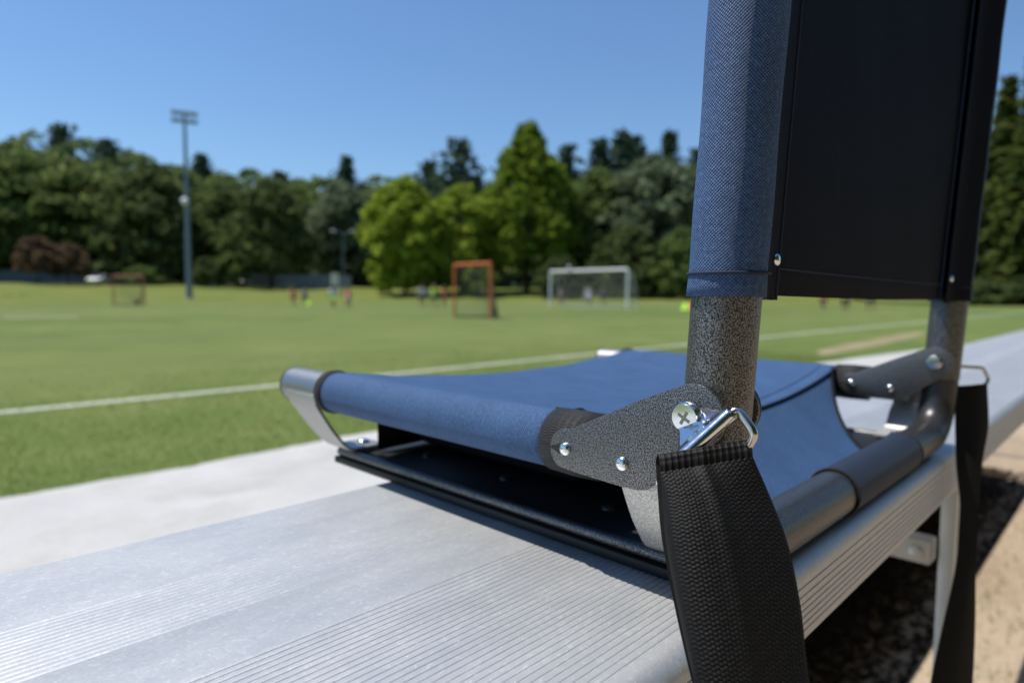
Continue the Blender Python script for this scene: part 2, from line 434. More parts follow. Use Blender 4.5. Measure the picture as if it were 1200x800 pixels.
n = 34000; Y = np.clip(rng.normal(.60, .13, n), .31, .80); X = rng.uniform(.2, 3.6, n)  # dark flecks added over the dirt to deepen the shade under the bench
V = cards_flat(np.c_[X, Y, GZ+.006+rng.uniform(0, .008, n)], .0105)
SHADE_FLECK = leafmat('dark_shade_fleck', (.024, .017, .011), (.040, .028, .018), (.075, .053, .034), .0)
g = link(bpy.data.objects.new('dead_leaves', tris('dead_leaves', V, SHADE_FLECK))); g['kind'] = 'stuff'  # the dark flecks that deepen the shade under the bench

# ================================================================== BLEACHER BENCH
BX0, BX1, YR, YF = -1.6, 4.2, .1091, .3662
bench = thing('bleacher_bench', 'ribbed aluminium bleacher bench carrying the folding stadium seat', 'bench', (.9, .24, GZ))
def bench_profile():
    pts = []
    rc = .0085
    # rear face from the bottom up, with grooves
    pts.append((YR+.012, -.0365)); pts.append((YR, -.0375))
    for z in (-.0330, -.0295, -.0260, -.0225, -.0190, -.0150, -.0105):
        pts += [(YR, z-.0005), (YR+.0007, z-.0003), (YR+.0007, z+.0003), (YR, z+.0005)]
    pts += [(YR+rc-rc*math.cos(a), -rc+rc*math.sin(a)) for a in np.linspace(0, PI/2, 9)]
    def grooves(y0, y1, p, q=1.0):
        y = y0
        while y <= y1+1e-6:
            pts.extend([(y-.00034, -.00010*q), (y-.00014, -.00040*q), (y+.00010, -.00042*q), (y+.00030, -.00012*q), (y+p*.30, .00008*q), (y+p*.55, .00010*q), (y+p*.75, .00002*q)]); y += p
    grooves(YR+.0118, .2180, .00325, .72)
    grooves(.2545, .2985, .00320, .28)
    pts.extend([(YF-rc+rc*math.sin(a), -rc+rc*math.cos(a)) for a in np.linspace(0, PI/2, 7)])
    pts.append((YF, -.0375)); pts.append((YF-.012, -.0365))
    return pts
def extrude_x(name, prof, x0, x1, m, parent, nx=2):
    b = MB(); n = len(prof); c = sum(math.dist(p, q) for p, q in zip(prof, prof[1:]))
    b.add([(x0, y, z) for y, z in prof] + [(x1, y, z) for y, z in prof],
          [(i, i+1, n+i+1, n+i) for i in range(n-1)] + [(n-1, 0, n, 2*n-1)] + [tuple(range(n)), tuple(range(2*n-1, n-1, -1))])
    return b.build(name, m, parent, 28)
extrude_x('seat_plank', bench_profile(), BX0, BX1, ALU, bench)
fp = []
for y in np.arange(.40, .64, .02): fp += [(y-.002, -.40), (y, -.4015), (y+.002, -.40)]
extrude_x('foot_plank', [(.385, -.44), (.385, -.405), (.39, -.40)] + fp + [(.64, -.40), (.645, -.405), (.645, -.44)], BX0, 3.36, ALU, bench)
for X in (-.9, .735, 3.9):
    for y in (.128, .345):
        b = MB(); b.box((X+.004, y-.0065, GZ+.003), (X+.020, y+.0065, -.040)); o = b.build('leg', LEGMAT, bench, 35); bevel(o, .002)
    b = MB(); b.box((X-.003, .1395, -.137), (X+.022, .3335, -.113)); o = b.build('cross_brace', LEGMAT, bench, 35); bevel(o, .002)
    for y in (.14, .33):
        bb = MB(); bb.lathe([(.006, 0), (.006, -.003), (.004, -.0045)], (X-.003, y+.012*(1 if y < .2 else -1), -.125), (1, 0, 0), 12); bb.build('brace_bolt', LEGMAT, o, 40)
    b = MB(); b.box((X, .118, -.0400), (X+.032, .355, -.0372)); b.build('seat_support', LEGMAT, bench, 35)
    b = MB(); b.box((X+.004, .1395, -.470), (X+.028, .640, -.4402)); b.build('foot_support', LEGMAT, bench, 35)
    b = MB(); b.box((X+.001, .60, GZ+.003), (X+.031, .63, -.4704)); b.build('leg', LEGMAT, bench, 35)

b = MB(); b.box((BX0, .600, GZ+.03), (3.36, .606, -.4405)); b.build('bounce_blocker', LEGMAT, bench, 35)  # unseen board added below the foot plank to block light bounced off the concrete

# ================================================================== STADIUM SEAT
XL, XR, ZR, RT = .236, .6283, .0573, .0127
DR = -.0065                                     # the far side sits a little lower
CZ, CY, LEAN = .0152, .1221, .0527
chair = thing('stadium_seat', 'folding stadium seat of navy canvas on grey speckled tube frame, clamped to the bench', 'stadium seat', (.432, .29, 0))
def yc(z): return CY - LEAN*(z-CZ)
def side_z(X): return ZR + DR*(X-XL)/(XR-XL)
# side rails
for X, s in ((XL, 0), (XR, DR)):
    b = MB(); b.tube([(X, .140, ZR+s), (X, .4655, ZR+s)], RT, 40)
    rail = b.build('side_rail', GREYTUBE, chair, 40)
    b = MB(); b.lathe([(RT+.0002, -.0006), (RT+.0003, .0006), (RT-.0006, .0014), (RT*.6, .0016)], (X, .4655, ZR+s), (0, 1, 0), 32)
    b.build('end_cap', DARKPLASTIC, rail, 40)
# back frame: one bent tube - post, elbow, cross tube, elbow, post
RB = .038
def post_pts(X, sgn, s):
    pts = [(X, yc(z), z+s) for z in (.43, .33, .24, .16, .11, .08)]
    pts.append((X, yc(CZ+RB), CZ+RB+s))
    for a in np.linspace(0, PI/2, 9)[1:]:
        zz = CZ+RB-RB*math.sin(a); pts.append((X+sgn*(RB-RB*math.cos(a)), yc(zz), zz+s*math.cos(a)))
    return pts
lp = post_pts(XL, 1, 0); rp = post_pts(XR, -1, DR)
path = lp + [(.34, CY, CZ), (.40, CY, CZ), (.46, CY, CZ), (.52, CY, CZ)] + rp[::-1]
b = MB(); b.tube(path[5:-5], RT, 40); b.build('cross_tube', CHARCOAL, chair, 60)
for X, s in ((XL, 0), (XR, DR)):
    b = MB(); b.tube([(X, yc(z), z+s) for z in (.43, .33, .24, .16, .11, .068)], RT+.0004, 40); b.build('back_post', HAMMER, chair, 60)

# hinge plates (two on each side), rivets, screws
pl = [(.1450, .0470), (.1520, .0468), (.1790, .0480)] + arc(.1829, .0573, .0094, -62, 100, 9) + [(.1469, .0832), (.1290, .0910)] \
     + arc(.1205, .0808, .0126, 62, 232, 14) + [(.1285, .0590), (.1405, .0480)]
PT = .0020
for X, s, side in ((XL, 0, -1), (XL, 0, 1), (XR, DR, -1), (XR, DR, 1)):
    xi = X + side*(RT+.0006); xo = xi + side*PT
    hp = prism('hinge_plate', HAMMER, chair, [(y, z+s) for y, z in pl], min(xi, xo), max(xi, xo), .0006)
    for y, z in ((.1829, .0577), (.1522, .0568)):
        b = MB(); b.lathe([(.0031, 0), (.0031, .0004), (.0028, .0011), (.0021, .0017), (.0011, .0021), (.0003, .0022)], (xo, y, z+s), (side, 0, 0), 24)
        b.build('rivet', ZINC, hp, 60)
    off = .0016 if side*(1 if X == XR else -1) > 0 else 0.0       # the tab of the strap ring lies under the outer screws
    b = MB(); b.lathe([(.0030, 0), (.0030, off+.0006), (.0058, off+.0006), (.0060, off+.0013), (.0058, off+.0034), (.0051, off+.0042), (.0020, off+.0044)], (xo, .1211, .0810+s), (side, 0, 0), 32)
    sc = b.build('screw', ZINC, hp, 40)
    rc_ = MB(); x = xo + side*(off+.0044)
    for a in (.5, .5+PI/2):
        ca, sa = math.cos(a), math.sin(a); L_, W_ = .0027, .0006
        q = [(L_*ca-W_*sa, L_*sa+W_*ca), (-L_*ca-W_*sa, -L_*sa+W_*ca), (-L_*ca+W_*sa, -L_*sa-W_*ca), (L_*ca+W_*sa, L_*sa-W_*ca)]
        e = side*(.0001 if a < 1 else .00014)
        rc_.add([(x+e, .1211+u, .0810+s+v) for u, v in q], [(0, 1, 2, 3)])
    rc_.build('cross_recess', RECESS, sc)
    if X == XL and side > 0:                           # pivot bush seen beside the post
        b = MB(); b.lathe([(.0118, 0), (.0118, side*.0), (.0118, .0030), (.010, .0038)], (xo, .1205, .0808+s), (side, 0, 0), 32); b.build('pivot_washer', DARKPLASTIC, hp, 40)

# brackets
def bracket(X, s, sgn, ytop, ybot, zfoot, m):
    prof = [(X-sgn*(RT+.0002), ZR+s-.002), (X-sgn*(RT-.0002), ZR+s-.010), (X-sgn*.0085, ZR+s-.0175), (X-sgn*.002, .0285), (X+sgn*.0065, .0170), (X+sgn*.0095, .0140), (X+sgn*.0125, .0124), (X+sgn*.0180, .0120), (X+sgn*.0400, .0120)]
    prof = [Vector((x, 0, z)) for x, z in prof]; th = .0024
    nrm = []
    for i in range(len(prof)):
        d = (prof[min(i+1, len(prof)-1)] - prof[max(i-1, 0)]).normalized(); nrm.append(Vector((-d.z, 0, d.x))*sgn)
    b = MB(); rows = []
    for i, p in enumerate(prof):
        f = min(1, i/6); y0 = ytop[0]+(ybot[0]-ytop[0])*f; y1 = ytop[1]+(ybot[1]-ytop[1])*f
        q = p - nrm[i]*0 ; r_ = p + nrm[i]*th
        rows.append([(q.x, y0, q.z), (q.x, y1, q.z), (r_.x, y1, r_.z), (r_.x, y0, r_.z), (q.x, y0, q.z)])
    b.grid(rows); k = len(rows)-1
    b.add(rows[0][:4], [(0, 1, 2, 3)]); b.add(rows[k][:4], [(0, 1, 2, 3)])
    o = b.build('foot_bracket', m, chair, 50); bm = bmesh.new(); bm.from_mesh(o.data); bmesh.ops.remove_doubles(bm, verts=bm.verts, dist=1e-6); bmesh.ops.recalc_face_normals(bm, faces=bm.faces); bm.to_mesh(o.data); bm.free()
    bevel(o, .0005, 2, 50)
    yb = (ybot[0]+ybot[1])/2
    b = MB(); b.lathe([(.0048, 0), (.0046, .0014), (.0030, .0024), (.001, .0027)], (X+sgn*.030, yb, .0120+th), (0, 0, 1), 20); b.build('bolt_head', ZINC, o, 50)
for X, s, sgn in ((XL, 0, 1), (XR, DR, -1)):
    bracket(X, s, sgn, (.414, .456), (.406, .432), .012, PEWTER)
    bracket(X, s, sgn, (.122, .1545), (.128, .1570), .012, PEWTERHAMMER)

# base: upper plate with a rolled edge over a black lower plate
PX0, PX1 = .2485, .616
b = MB()
pr = [(0, 0), (0, .0040), (.0010, .0052), (.0030, .0052), (.0042, .0040), (.0060, .0038)]
base = solid('base_plate', DARKPLASTIC, chair, (PX0+.003, .128, .0068), (PX1-.003, .4280, .0098), .0008)
for x in (PX0+.0030, PX1-.0030):
    b = MB(); b.tube([(x, .1255, .0088), (x, .4275, .0088)], .0030, 16); b.build('base_edge_bead', HAMMER, chair, 50)
low = solid('lower_base_plate', DARKPLASTIC, chair, (PX0-.0012, .1260, .0004), (PX1+.0012, .4300, .0054), .0012)
for x in (PX0+.037, (PX0+PX1)/2, PX1-.037):
    for y in (.205, .285, .365):
        b = MB(); b.lathe([(.0042, 0), (.0040, .0012), (.0025, .0022), (.0008, .0025)], (x, y, .0098), (0, 0, 1), 18); b.build('plate_screw', CHARCOAL, base, 50)
for y0 in (.33, .37):                                            # underside hooks over the bench edge
    pass
o = solid('storage_pouch', BLACKMESH, chair, (.298, .235, .0135), (.566, .396, .0330), .006, 3)
b = MB(); rows = []
for i in range(9):
    x = .266 + (.598-.266)*i/8; bow = .004*math.sin(PI*i/8)
    rows.append([(x, .4000+bow, .0115), (x, .4000+bow*.5, .026), (x, .4005, min(side_z(x)-.012, .046))])
b.grid(rows); b.build('front_lining', BLACKMESH, chair, None)

# seat fabric -------------------------------------------------------------
RF = RT+.0014
Y0, Y1 = .1985, .4060
SKEW = .022
def section(y):
    t = (y-Y0)/(Y1-Y0)
    sag = .0120 + .0100*(1-t) + .0012*math.sin(PI*t)
    pts = []
    th0 = math.radians(76)
    for k in range(25):                                          # near rail: from the inside, under, outside, over
        a = math.radians(-20) - (math.radians(-20)+2*PI-th0)*k/24
        pts.append((XL+RF*math.cos(a), ZR+RF*math.sin(a)))
    ax, az = XL+RF*math.cos(th0), ZR+RF*math.sin(th0)
    bx, bz = XR-RF*math.cos(th0), ZR+DR+RF*math.sin(th0)
    for k in range(1, 40):
        u = k/40; e = 4*u*(1-u)
        pts.append((ax+(bx-ax)*u, az+(bz-az)*u - sag*e))
    for k in range(25):
        a = PI-th0 - (PI-th0+math.radians(200))*k/24
        pts.append((XR+RF*math.cos(a), ZR+DR+RF*math.sin(a)))
    return pts
def sling_z(x, y=Y0):
    s_ = section(y)[24:65]
    return float(np.interp(x, [p[0] for p in s_], [p[1] for p in s_]))
b = MB(); rows, uvs = [], []
ny = 42
for i in range(ny+1):
    y = Y0+(Y1-Y0)*i/ny; sec = section(y); L = 0; row, uv = [], []
    for k, (x, z) in enumerate(sec):
        if k: L += math.dist(sec[k-1], sec[k])
        wr = .00035*math.sin(x*70+y*25)*math.sin(y*60+x*11) if 24 < k < 65 else 0
        ys = y + SKEW*(x-XL)/(XR-XL)*(y-Y0)/(Y1-Y0)
        row.append((x, ys, z+wr)); uv.append((L, ys))
    rows.append(row); uvs.append(uv)
b.grid(rows, uvs)
# rear flap narrowing to the cross tube and wrapped round it
XC1, HW1 = .4322, .0945
rows, uvs = [], []
nt_, nu = 22, 30
for i in range(nt_+1):
    t = i/nt_; hw = HW1 + (.1845-HW1)*(1-t)**2.0; xc = .4322+(XC1-.4322)*t
    y = Y0+.0012 + (CY+.0145-Y0)*t; row, uv = [], []
    for j in range(nu+1):
        u = -1+2*j/nu; x = xc+hw*u
        z0 = sling_z(xc+ (x-xc)*1.0) if abs(x-.4322) < .19 else ZR
        z = z0*(1-t) + (CZ-.008)*t - .0025*math.sin(PI*t)
        row.append((x, y, z)); uv.append((x, -(y-Y0)*1.1))
    rows.append(row); uvs.append(uv)
rows.append([(x, CY+.004, CZ-RT-.0002) for x, _, _ in rows[-1]]); uvs.append([(u_, v_-.02) for u_, v_ in uvs[-1]])
b.grid(rows, uvs)
seat = b.build('seat_fabric', NAVY, chair, None)
md = seat.modifiers.new('thickness', 'SOLIDIFY'); md.thickness = .0010; md.offset = -1
def strip(name, m, parent, pts, r, seg=8, sy=1.0):
    b = MB(); b.tube(pts, r, seg); return b.build(name, m, parent, None)
# hem strip along the rear of the sling, its seam and the bindings
rows, uvs = [], []
for i in range(4):
    y = Y0-.0010+.0135*i/3
    row = []; uv = []
    for j in range(41):
        x = .2465+(.618-.2465)*j/40; row.append((x, y, sling_z(x, max(y, Y0))+(.0009 if 0 < i < 3 else .0002))); uv.append((x, y))
    rows.append(row); uvs.append(uv)
b = MB(); b.grid(rows, uvs); b.build('hem', NAVY, seat, None)
strip('seam', THREAD, seat, [(x, Y0-.0004, sling_z(x)+.0002) for x in np.linspace(.247, .617, 40)], .0008)
strip('seam', THREAD, seat, [(x, Y0+.0125, sling_z(x, Y0+.0125)+.0004) for x in np.linspace(.247, .617, 40)], .00045)
for sgn in (-1, 1):
    pts = []
    for t in np.linspace(0, 1, 20):
        hw = HW1 + (.1845-HW1)*(1-t)**2.0; xc = .4322+(XC1-.4322)*t; x = xc+sgn*hw
        z0 = sling_z(x) if abs(x-.4322) < .19 else ZR
        pts.append((x, Y0+.0012+(CY+.0145-Y0)*t, z0*(1-t)+(CZ-.008)*t-.0025*math.sin(PI*t)+.0004))
    b = MB(); rows = []
    for i, p in enumerate(pts):                                   # a flat tape about 7 mm wide folded over the edge
        rows.append([(p[0]+sgn*.0012, p[1], p[2]-.0016), (p[0]+sgn*.0016, p[1], p[2]+.0004), (p[0]-sgn*.001, p[1], p[2]+.0011), (p[0]-sgn*.0058, p[1], p[2]+.0009)])
    b.grid(rows, [[(k*.003, i*.004) for k in range(4)] for i in range(len(rows))]); b.build('edge_binding', BLACKCLOTH, seat, None)
for X, s in ((XL, 0), (XR, DR)):
    for y0, y1 in ((.1720, .2000), (.4030+(SKEW if s else 0), .4115+(SKEW if s else 0))):
        prof = [(RT+.0004, y0), (RF+.0010, y0+.0004), (RF+.0014, (y0+y1)/2), (RF+.0010, y1-.0004), (RT+.0004, y1)]
        b = MB(); b.lathe(prof, (X, 0, ZR+s), (0, 1, 0), 40)
        for i in range(len(b.uv)):
            f = b.f[i]; b.uv[i] = [((k % 40)*.0022, (k//40)*.002) for k in f]
        b.build('edge_binding', BLACKCLOTH, seat, None)
# dark sleeve on the cross tube
b = MB(); b.tube([(x, CY, CZ) for x in (.3870, .42, .46, .50, .5275)], RT+.0011, 40); slv = b.build('tube_sleeve', SLEEVE, chair, 40)
for x in (.3870, .5275):
    b = MB(); b.tube([(x, CY+(RT+.0009)*math.cos(a), CZ+(RT+.0009)*math.sin(a)) for a in np.linspace(0, 2*PI, 33)[:-1]], .0009, 8, closed=True); b.build('sleeve_edge', BLACKCLOTH, slv, None)
# backrest fabric -----------------------------------------------------------
ZB, ZT = .1262, .405
FL = .0375                                       # reach of the stitched flap beyond the post centre
def back_section(X, sgn, yy, r):
    # closed loop of cloth round the post, its two layers stitched into a flap
    pts = [(X+sgn*FL, yy-.0036), (X+sgn*(FL-.008), yy-.0042), (X+sgn*.020, yy-.0062)]
    a0 = 62
    for k in range(25):
        a = math.radians(-a0) - math.radians(360-2*a0)*k/24
        pts.append((X+sgn*r*math.cos(a), yy+r*math.sin(a)))
    pts += [(X+sgn*.020, yy+.0052), (X+sgn*(FL-.008), yy+.0008), (X+sgn*FL, yy-.0012)]
    return pts
for X, sgn, s in ((XL, 1, 0), (XR, -1, DR)):
    b = MB(); rows, uvs = [], []
    for i in range(61):
        t = i/60; z = ZB+(ZT-ZB)*t + s*.3*(1-t)
        d = z-ZB; r = RT+.0011 + .0007*max(0, 1-d/.012) + .0002*math.sin(z*90)
        sec = back_section(X, sgn, yc(z), r); L = 0; row = []; uv = []
        for k, (x, y) in enumerate(sec):
            if k: L += math.dist(sec[k-1], sec[k])
            zz = z - (.0012*(1-d/.02) if (d < .02 and (k < 2 or k > 28)) else 0)
            row.append((x, y, zz)); uv.append((L, z))
        rows.append(row); uvs.append(uv)
    b.grid(rows, uvs)
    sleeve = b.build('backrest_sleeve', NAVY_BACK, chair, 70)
    sleeve.data.materials.append(BACKPANEL)                       # black cloth on the rear columns, shade put into their colour
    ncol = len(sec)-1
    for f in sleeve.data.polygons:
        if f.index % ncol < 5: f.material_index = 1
    md = sleeve.modifiers.new('thickness', 'SOLIDIFY'); md.thickness = .0008; md.offset = 1
    # hem stitching
    zst = ZB+.0088
    sec = back_section(X, sgn, yc(zst), RT+.0024)
    pts = [(x, y, zst) for x, y in sec[2:29]]
    strip('hem_seam', THREAD, sleeve, pts, .0006, 6)
    strip('flap_seam', THREAD, sleeve, [(X+sgn*(FL-.0022), yc(z)-.0046, z) for z in np.linspace(ZB, ZT, 24)], .0006, 6)
    for xx, yo, ax in ((X+sgn*(FL-.0068), -.0052, (0, -1, 0)),):
        b = MB(); b.lathe([(.0026, -.001), (.0027, .0003), (.0023, .0011), (.0012, .0016), (.0003, .0017)], (xx, yc(.1415)+yo, .1415), ax, 24); b.build('snap_rivet', ZINC, sleeve, 60)
b = MB(); rows, uvs = [], []
xs = [XL+.016, XL+FL-.012, XL+FL+.004] + list(np.linspace(XL+.06, XR-.06, 14)) + [XR-FL-.004, XR-FL+.012, XR-.016]
for i in range(31):
    t = i/30; z = ZB+.0010+(ZT-ZB)*t; row, uv = [], []
    for j, x in enumerate(xs):
        u = (x-xs[0])/(xs[-1]-xs[0])
        zz = z + DR*.3*u*(1-t) - (.0008*math.sin(PI*u) if i == 0 else 0)
        row.append((x, yc(z)-.0004+.010*math.sin(PI*u)*(.4+.6*t) + .0004*math.sin(x*60+z*30), zz)); uv.append((x, z))
    rows.append(row); uvs.append(uv)
b.grid(rows, uvs); panel = b.build('backrest_panel', BACKPANEL, chair, None)
md = panel.modifiers.new('thickness', 'SOLIDIFY'); md.thickness = .0016; md.offset = 0
strip('panel_hem', THREAD, panel, [(x, yc(ZB+.012)-.0016+.010*math.sin(PI*(x-xs[0])/(xs[-1]-xs[0]))*.42, ZB+.0125+DR*.3*(x-xs[0])/(xs[-1]-xs[0])) for x in np.linspace(XL+FL+.002, XR-FL-.002, 30)], .0004, 6)

# rings and shoulder straps --------------------------------------------------
def round_loop(pts, r=.0025, n=5):
    out = []; m = len(pts); pts = [Vector(p) for p in pts]
    for i in range(m):
        a, p, c = pts[i-1], pts[i], pts[(i+1) % m]
        d1 = (a-p).normalized(); d2 = (c-p).normalized()
        p1 = p+d1*r; p2 = p+d2*r
        for k in range(n+1):
            t = k/n; out.append(p1*(1-t)**2 + p*2*t*(1-t) + p2*t*t)
    return out
RA, RBp, RC, RD, RE = (Vector(p) for p in ((.1992, .1148, .0682), (.2150, .1006, .0875), (.2140, .0932, .0795), (.2160, .1012, .0655), (.1985, .1222, .0590)))
b = MB(); b.tube(round_loop([RA, RBp, RC, RD, RE], .0028), .00145, 14, closed=True)
ring = b.build('strap_ring', NICKEL, chair, None)
# sheet tab from under the screw, rolled round the top bar
def tab(A, B, scr, parent):
    d = (B-A).normalized(); rows = []
    for i in range(13):
        t = i/12; p = A+(B-A)*(.06+.86*t)
        toS = (scr-p); nrm = d.cross(toS).normalized(); up = nrm.cross(d).normalized()
        if up.dot(toS) < 0: up = -up
        row = []
        ang = (t-.5)*2
        tip = scr + d*(ang*.0066) + up*(.0058*math.sqrt(max(0, 1-ang*ang*.96)))*.9
        row.append(tip); row.append(tip*.66+(p+up*.0022)*.34 - d*ang*.0016); row.append(tip*.25+(p+up*.0022)*.75 - d*ang*.0007)
        for k in range(9):
            a = math.radians(90-35*k); row.append(p + (up*math.sin(a)+nrm*math.cos(a))*.0022)
        rows.append(row)
    b = MB(); b.grid(rows); o = b.build('ring_tab', ZINC, parent, None)
    md = o.modifiers.new('thickness', 'SOLIDIFY'); md.thickness = .0007; md.offset = 0
    return o
tab(RA, RBp, Vector((XL-RT-.0006-PT-.0013, .1211, .0810)), ring)

def strap_surface(rows_lr, step, bulge, width, fine=True, flip=1):
    """rows_lr: (left, right) points down the strap; returns a dense grid with the woven relief"""
    Ls = np.array([a for a, _ in rows_lr]); Rs = np.array([c for _, c in rows_lr])
    seg = np.r_[0, np.cumsum(np.linalg.norm(np.diff((Ls+Rs)/2, axis=0), axis=1))]
    n = int(seg[-1]/step); s = np.linspace(0, seg[-1], n)
    def cub(Q):
        # Catmull-Rom through the rows
        out = np.zeros((n, 3)); m = len(Q)
        tg = np.gradient(Q, seg, axis=0)
        for i, si in enumerate(s):
            k = min(np.searchsorted(seg, si, 'right')-1, m-2); hh = seg[k+1]-seg[k]; t = (si-seg[k])/hh
            out[i] = (2*t**3-3*t**2+1)*Q[k]+(t**3-2*t**2+t)*hh*tg[k]+(-2*t**3+3*t**2)*Q[k+1]+(t**3-t**2)*hh*tg[k+1]
        return out
    L, R = cub(Ls), cub(Rs)
    nc = int(width/step*1.0)
    u = np.linspace(0, 1, nc)
    across = R-L; along = np.gradient((L+R)/2, axis=0)
    nrm = np.cross(across, along); nrm /= np.linalg.norm(nrm, axis=1)[:, None]; nrm *= flip
    pos = L[:, None, :]*(1-u)[None, :, None] + R[:, None, :]*u[None, :, None]
    bul = bulge(u[None, :], s[:, None])
    U = u[None, :]*width; S = s[:, None]
    if fine:
        pu, pv = .0013, .00138
        col = np.floor(U/pu); sh = np.where(col % 2 == 0, 0, pv*.38)
        jit = .12*np.sin(col*12.9)+.1*np.sin(np.floor((S+sh)/pv)*7.7+col)
        hgt = (.45+.55*np.abs(np.sin(PI*U/pu))**.7)*np.abs(np.sin(PI*(S+sh)/pv))**.8*(1+jit)
        edge_ = np.minimum(U, width-U); hgt = hgt*np.clip(edge_/.0012, .3, 1)
        bul = bul + .00044*hgt
    pos = pos + nrm[:, None, :]*bul[:, :, None]
    return pos, U+0*S, S+0*U
def strap_mesh(name, grids, m, parent):
    vs, fs, uv, o = [], [], [], 0
    for pos, U, S in grids:
        nr, nc = pos.shape[:2]; vs.append(pos.reshape(-1, 3) - np.array(ORG))
        idx = np.arange(nr*nc).reshape(nr, nc)+o
        q = np.stack([idx[:-1, :-1], idx[:-1, 1:], idx[1:, 1:], idx[1:, :-1]], -1).reshape(-1, 4); fs.append(q)
        uv.append(np.c_[U.ravel(), S.ravel()]); o += nr*nc
    V = np.concatenate(vs); Fq = np.concatenate(fs); UV = np.concatenate(uv)
    me = bpy.data.meshes.new(name); me.vertices.add(len(V)); me.vertices.foreach_set('co', V.ravel())
    me.loops.add(Fq.size); me.loops.foreach_set('vertex_index', Fq.ravel())
    me.polygons.add(len(Fq)); me.polygons.foreach_set('loop_start', np.arange(len(Fq))*4); me.polygons.foreach_set('loop_total', np.full(len(Fq), 4))
    me.update(calc_edges=True); ul = me.uv_layers.new(name='UVMap'); ul.data.foreach_set('uv', UV[Fq.ravel()].ravel())
    shade(me); me.materials.append(m)
    o_ = link(bpy.data.objects.new(name, me)); o_.parent = parent; return o_
# near strap: over the lower bar of the ring and down behind the bench
front = [((.1908, .1159, .0662), (.2133, .0937, .0716)), ((.1877, .1128, .0560), (.2138, .0880, .0600)), ((.1841, .1093, .0462), (.2118, .0813, .0481)), ((.1795, .1024, .0303), (.2070, .0744, .0314)),
         ((.1745, .0924, .0086), (.1992, .0673, .0088)), ((.1717, .0831, -.0123), (.1946, .0598, -.012)), ((.168, .074, -.045), (.190, .050, -.045)), ((.166, .068, -.10), (.189, .043, -.10))]
def bulge1(u, s): return (1-np.exp(-s/.012))*.0095*np.sin(PI*np.clip(u, 0, 1)**.62)**.9*np.clip(1-s*5.5, .30, 1) + .0010*np.exp(-((u-.45)/.07)**2)*np.clip(1-s/.09, 0, 1)
g1 = strap_surface(front, .00026, bulge1, .038, True, -1)
back = [(tuple(np.array(a)+np.array((.0052, .0052, .0012))), tuple(np.array(c)+np.array((.0052, .0052, .0012)))) for a, c in front]
g2 = strap_surface(back, .0016, lambda u, s: .0030*np.sin(PI*u), .038, False, -1)
# the fold over the bar joins the two layers
p1, p2 = g1[0][0], g2[0][0]
nf, nr_ = 150, 26; ia = np.linspace(0, p1.shape[0]-1, nf).astype(int); ib = np.linspace(0, len(p2)-1, nf)
A_ = p1[ia]; B_ = np.stack([np.interp(ib, np.arange(len(p2)), p2[:, k]) for k in range(3)], 1)
tt = np.linspace(0, 1, nr_); fold = np.stack([A_*(1-t)+B_*t + np.array([0, 0, (.0042*math.sin(PI*t)**.7)]) for t in tt])
Uf = np.tile(np.linspace(0, .038, nf), (nr_, 1)); Sf = np.tile(-.0072*tt[:, None], (1, nf))
hf = (.75+.25*np.abs(np.sin(PI*Uf/.0013))**.7)*np.abs(np.sin(PI*Sf/.00138))**.8*np.sin(PI*np.clip((Sf+.0072)/.0072, 0, 1))**.3
fold = fold + (np.array([-.55, -.55, .0])[None, None]*(1-tt)[:, None, None] + np.array([0, 0, .8])[None, None])*(.00040*hf)[:, :, None]
g3 = (fold, Uf, Sf)
strap_mesh('shoulder_strap', [g1, g2, g3], WEB, chair)
# far strap, twisted once on its way down
FR = [(.6412, .1108, .0700), (.6560, .0952, .0690), (.6590, .0912, .0590), (.6555, .0935, .0540), (.6370, .1120, .0525)]
b = MB(); b.tube(round_loop(FR, .0028), .00145, 14, closed=True); ring2 = b.build('strap_ring', NICKEL, chair, None)
b = MB(); b.add([(.6450, .123, .078), (.6450, .108, .078), (.6412, .108, .070), (.6412, .114, .070)], [(0, 1, 2, 3)]); o = b.build('ring_tab', ZINC, ring2, None)
md = o.modifiers.new('thickness', 'SOLIDIFY'); md.thickness = .001
far = [((.6358, .1110, .0535), (.6553, .0915, .0565)), ((.6289, .1077, .0213), (.6480, .0882, .0215)), ((.6222, .1047, -.0054), (.6368, .0898, -.0053)), ((.6168, .0990, -.0453), (.6255, .0902, -.0452)),
       ((.6066, .0982, -.0844), (.6176, .0871, -.0843)), ((.5915, .1019, -.1295), (.6095, .0836, -.1293)), ((.5766, .1055, -.1737), (.6000, .0817, -.1735)), ((.5644, .1070, -.2104), (.5899, .0811, -.2101)), ((.55, .108, -.26), (.578, .080, -.26))]
h1 = strap_surface(far, .0012, lambda u, s: .003*np.sin(PI*u)*(1-np.exp(-((s-.12)/.04)**2)) + .004*u*np.exp(-((s-.10)/.04)**2), .038, False, -1)
wing = []                                                        # the half of the webbing that turns back through the twist
for i, (a, c) in enumerate(far[1:6]):
    k = (0, .006, .0085, .0065, .0)[i]; c = np.array(c); wing.append((tuple(c), tuple(c+np.array((k*1.1+.0006, k*.1+.0002, .0)))))
h2 = strap_surface(wing, .0015, lambda u, s: 0*u*s, .014, False, -1)
strap_mesh('shoulder_strap', [h1, h2], WEB, chair)

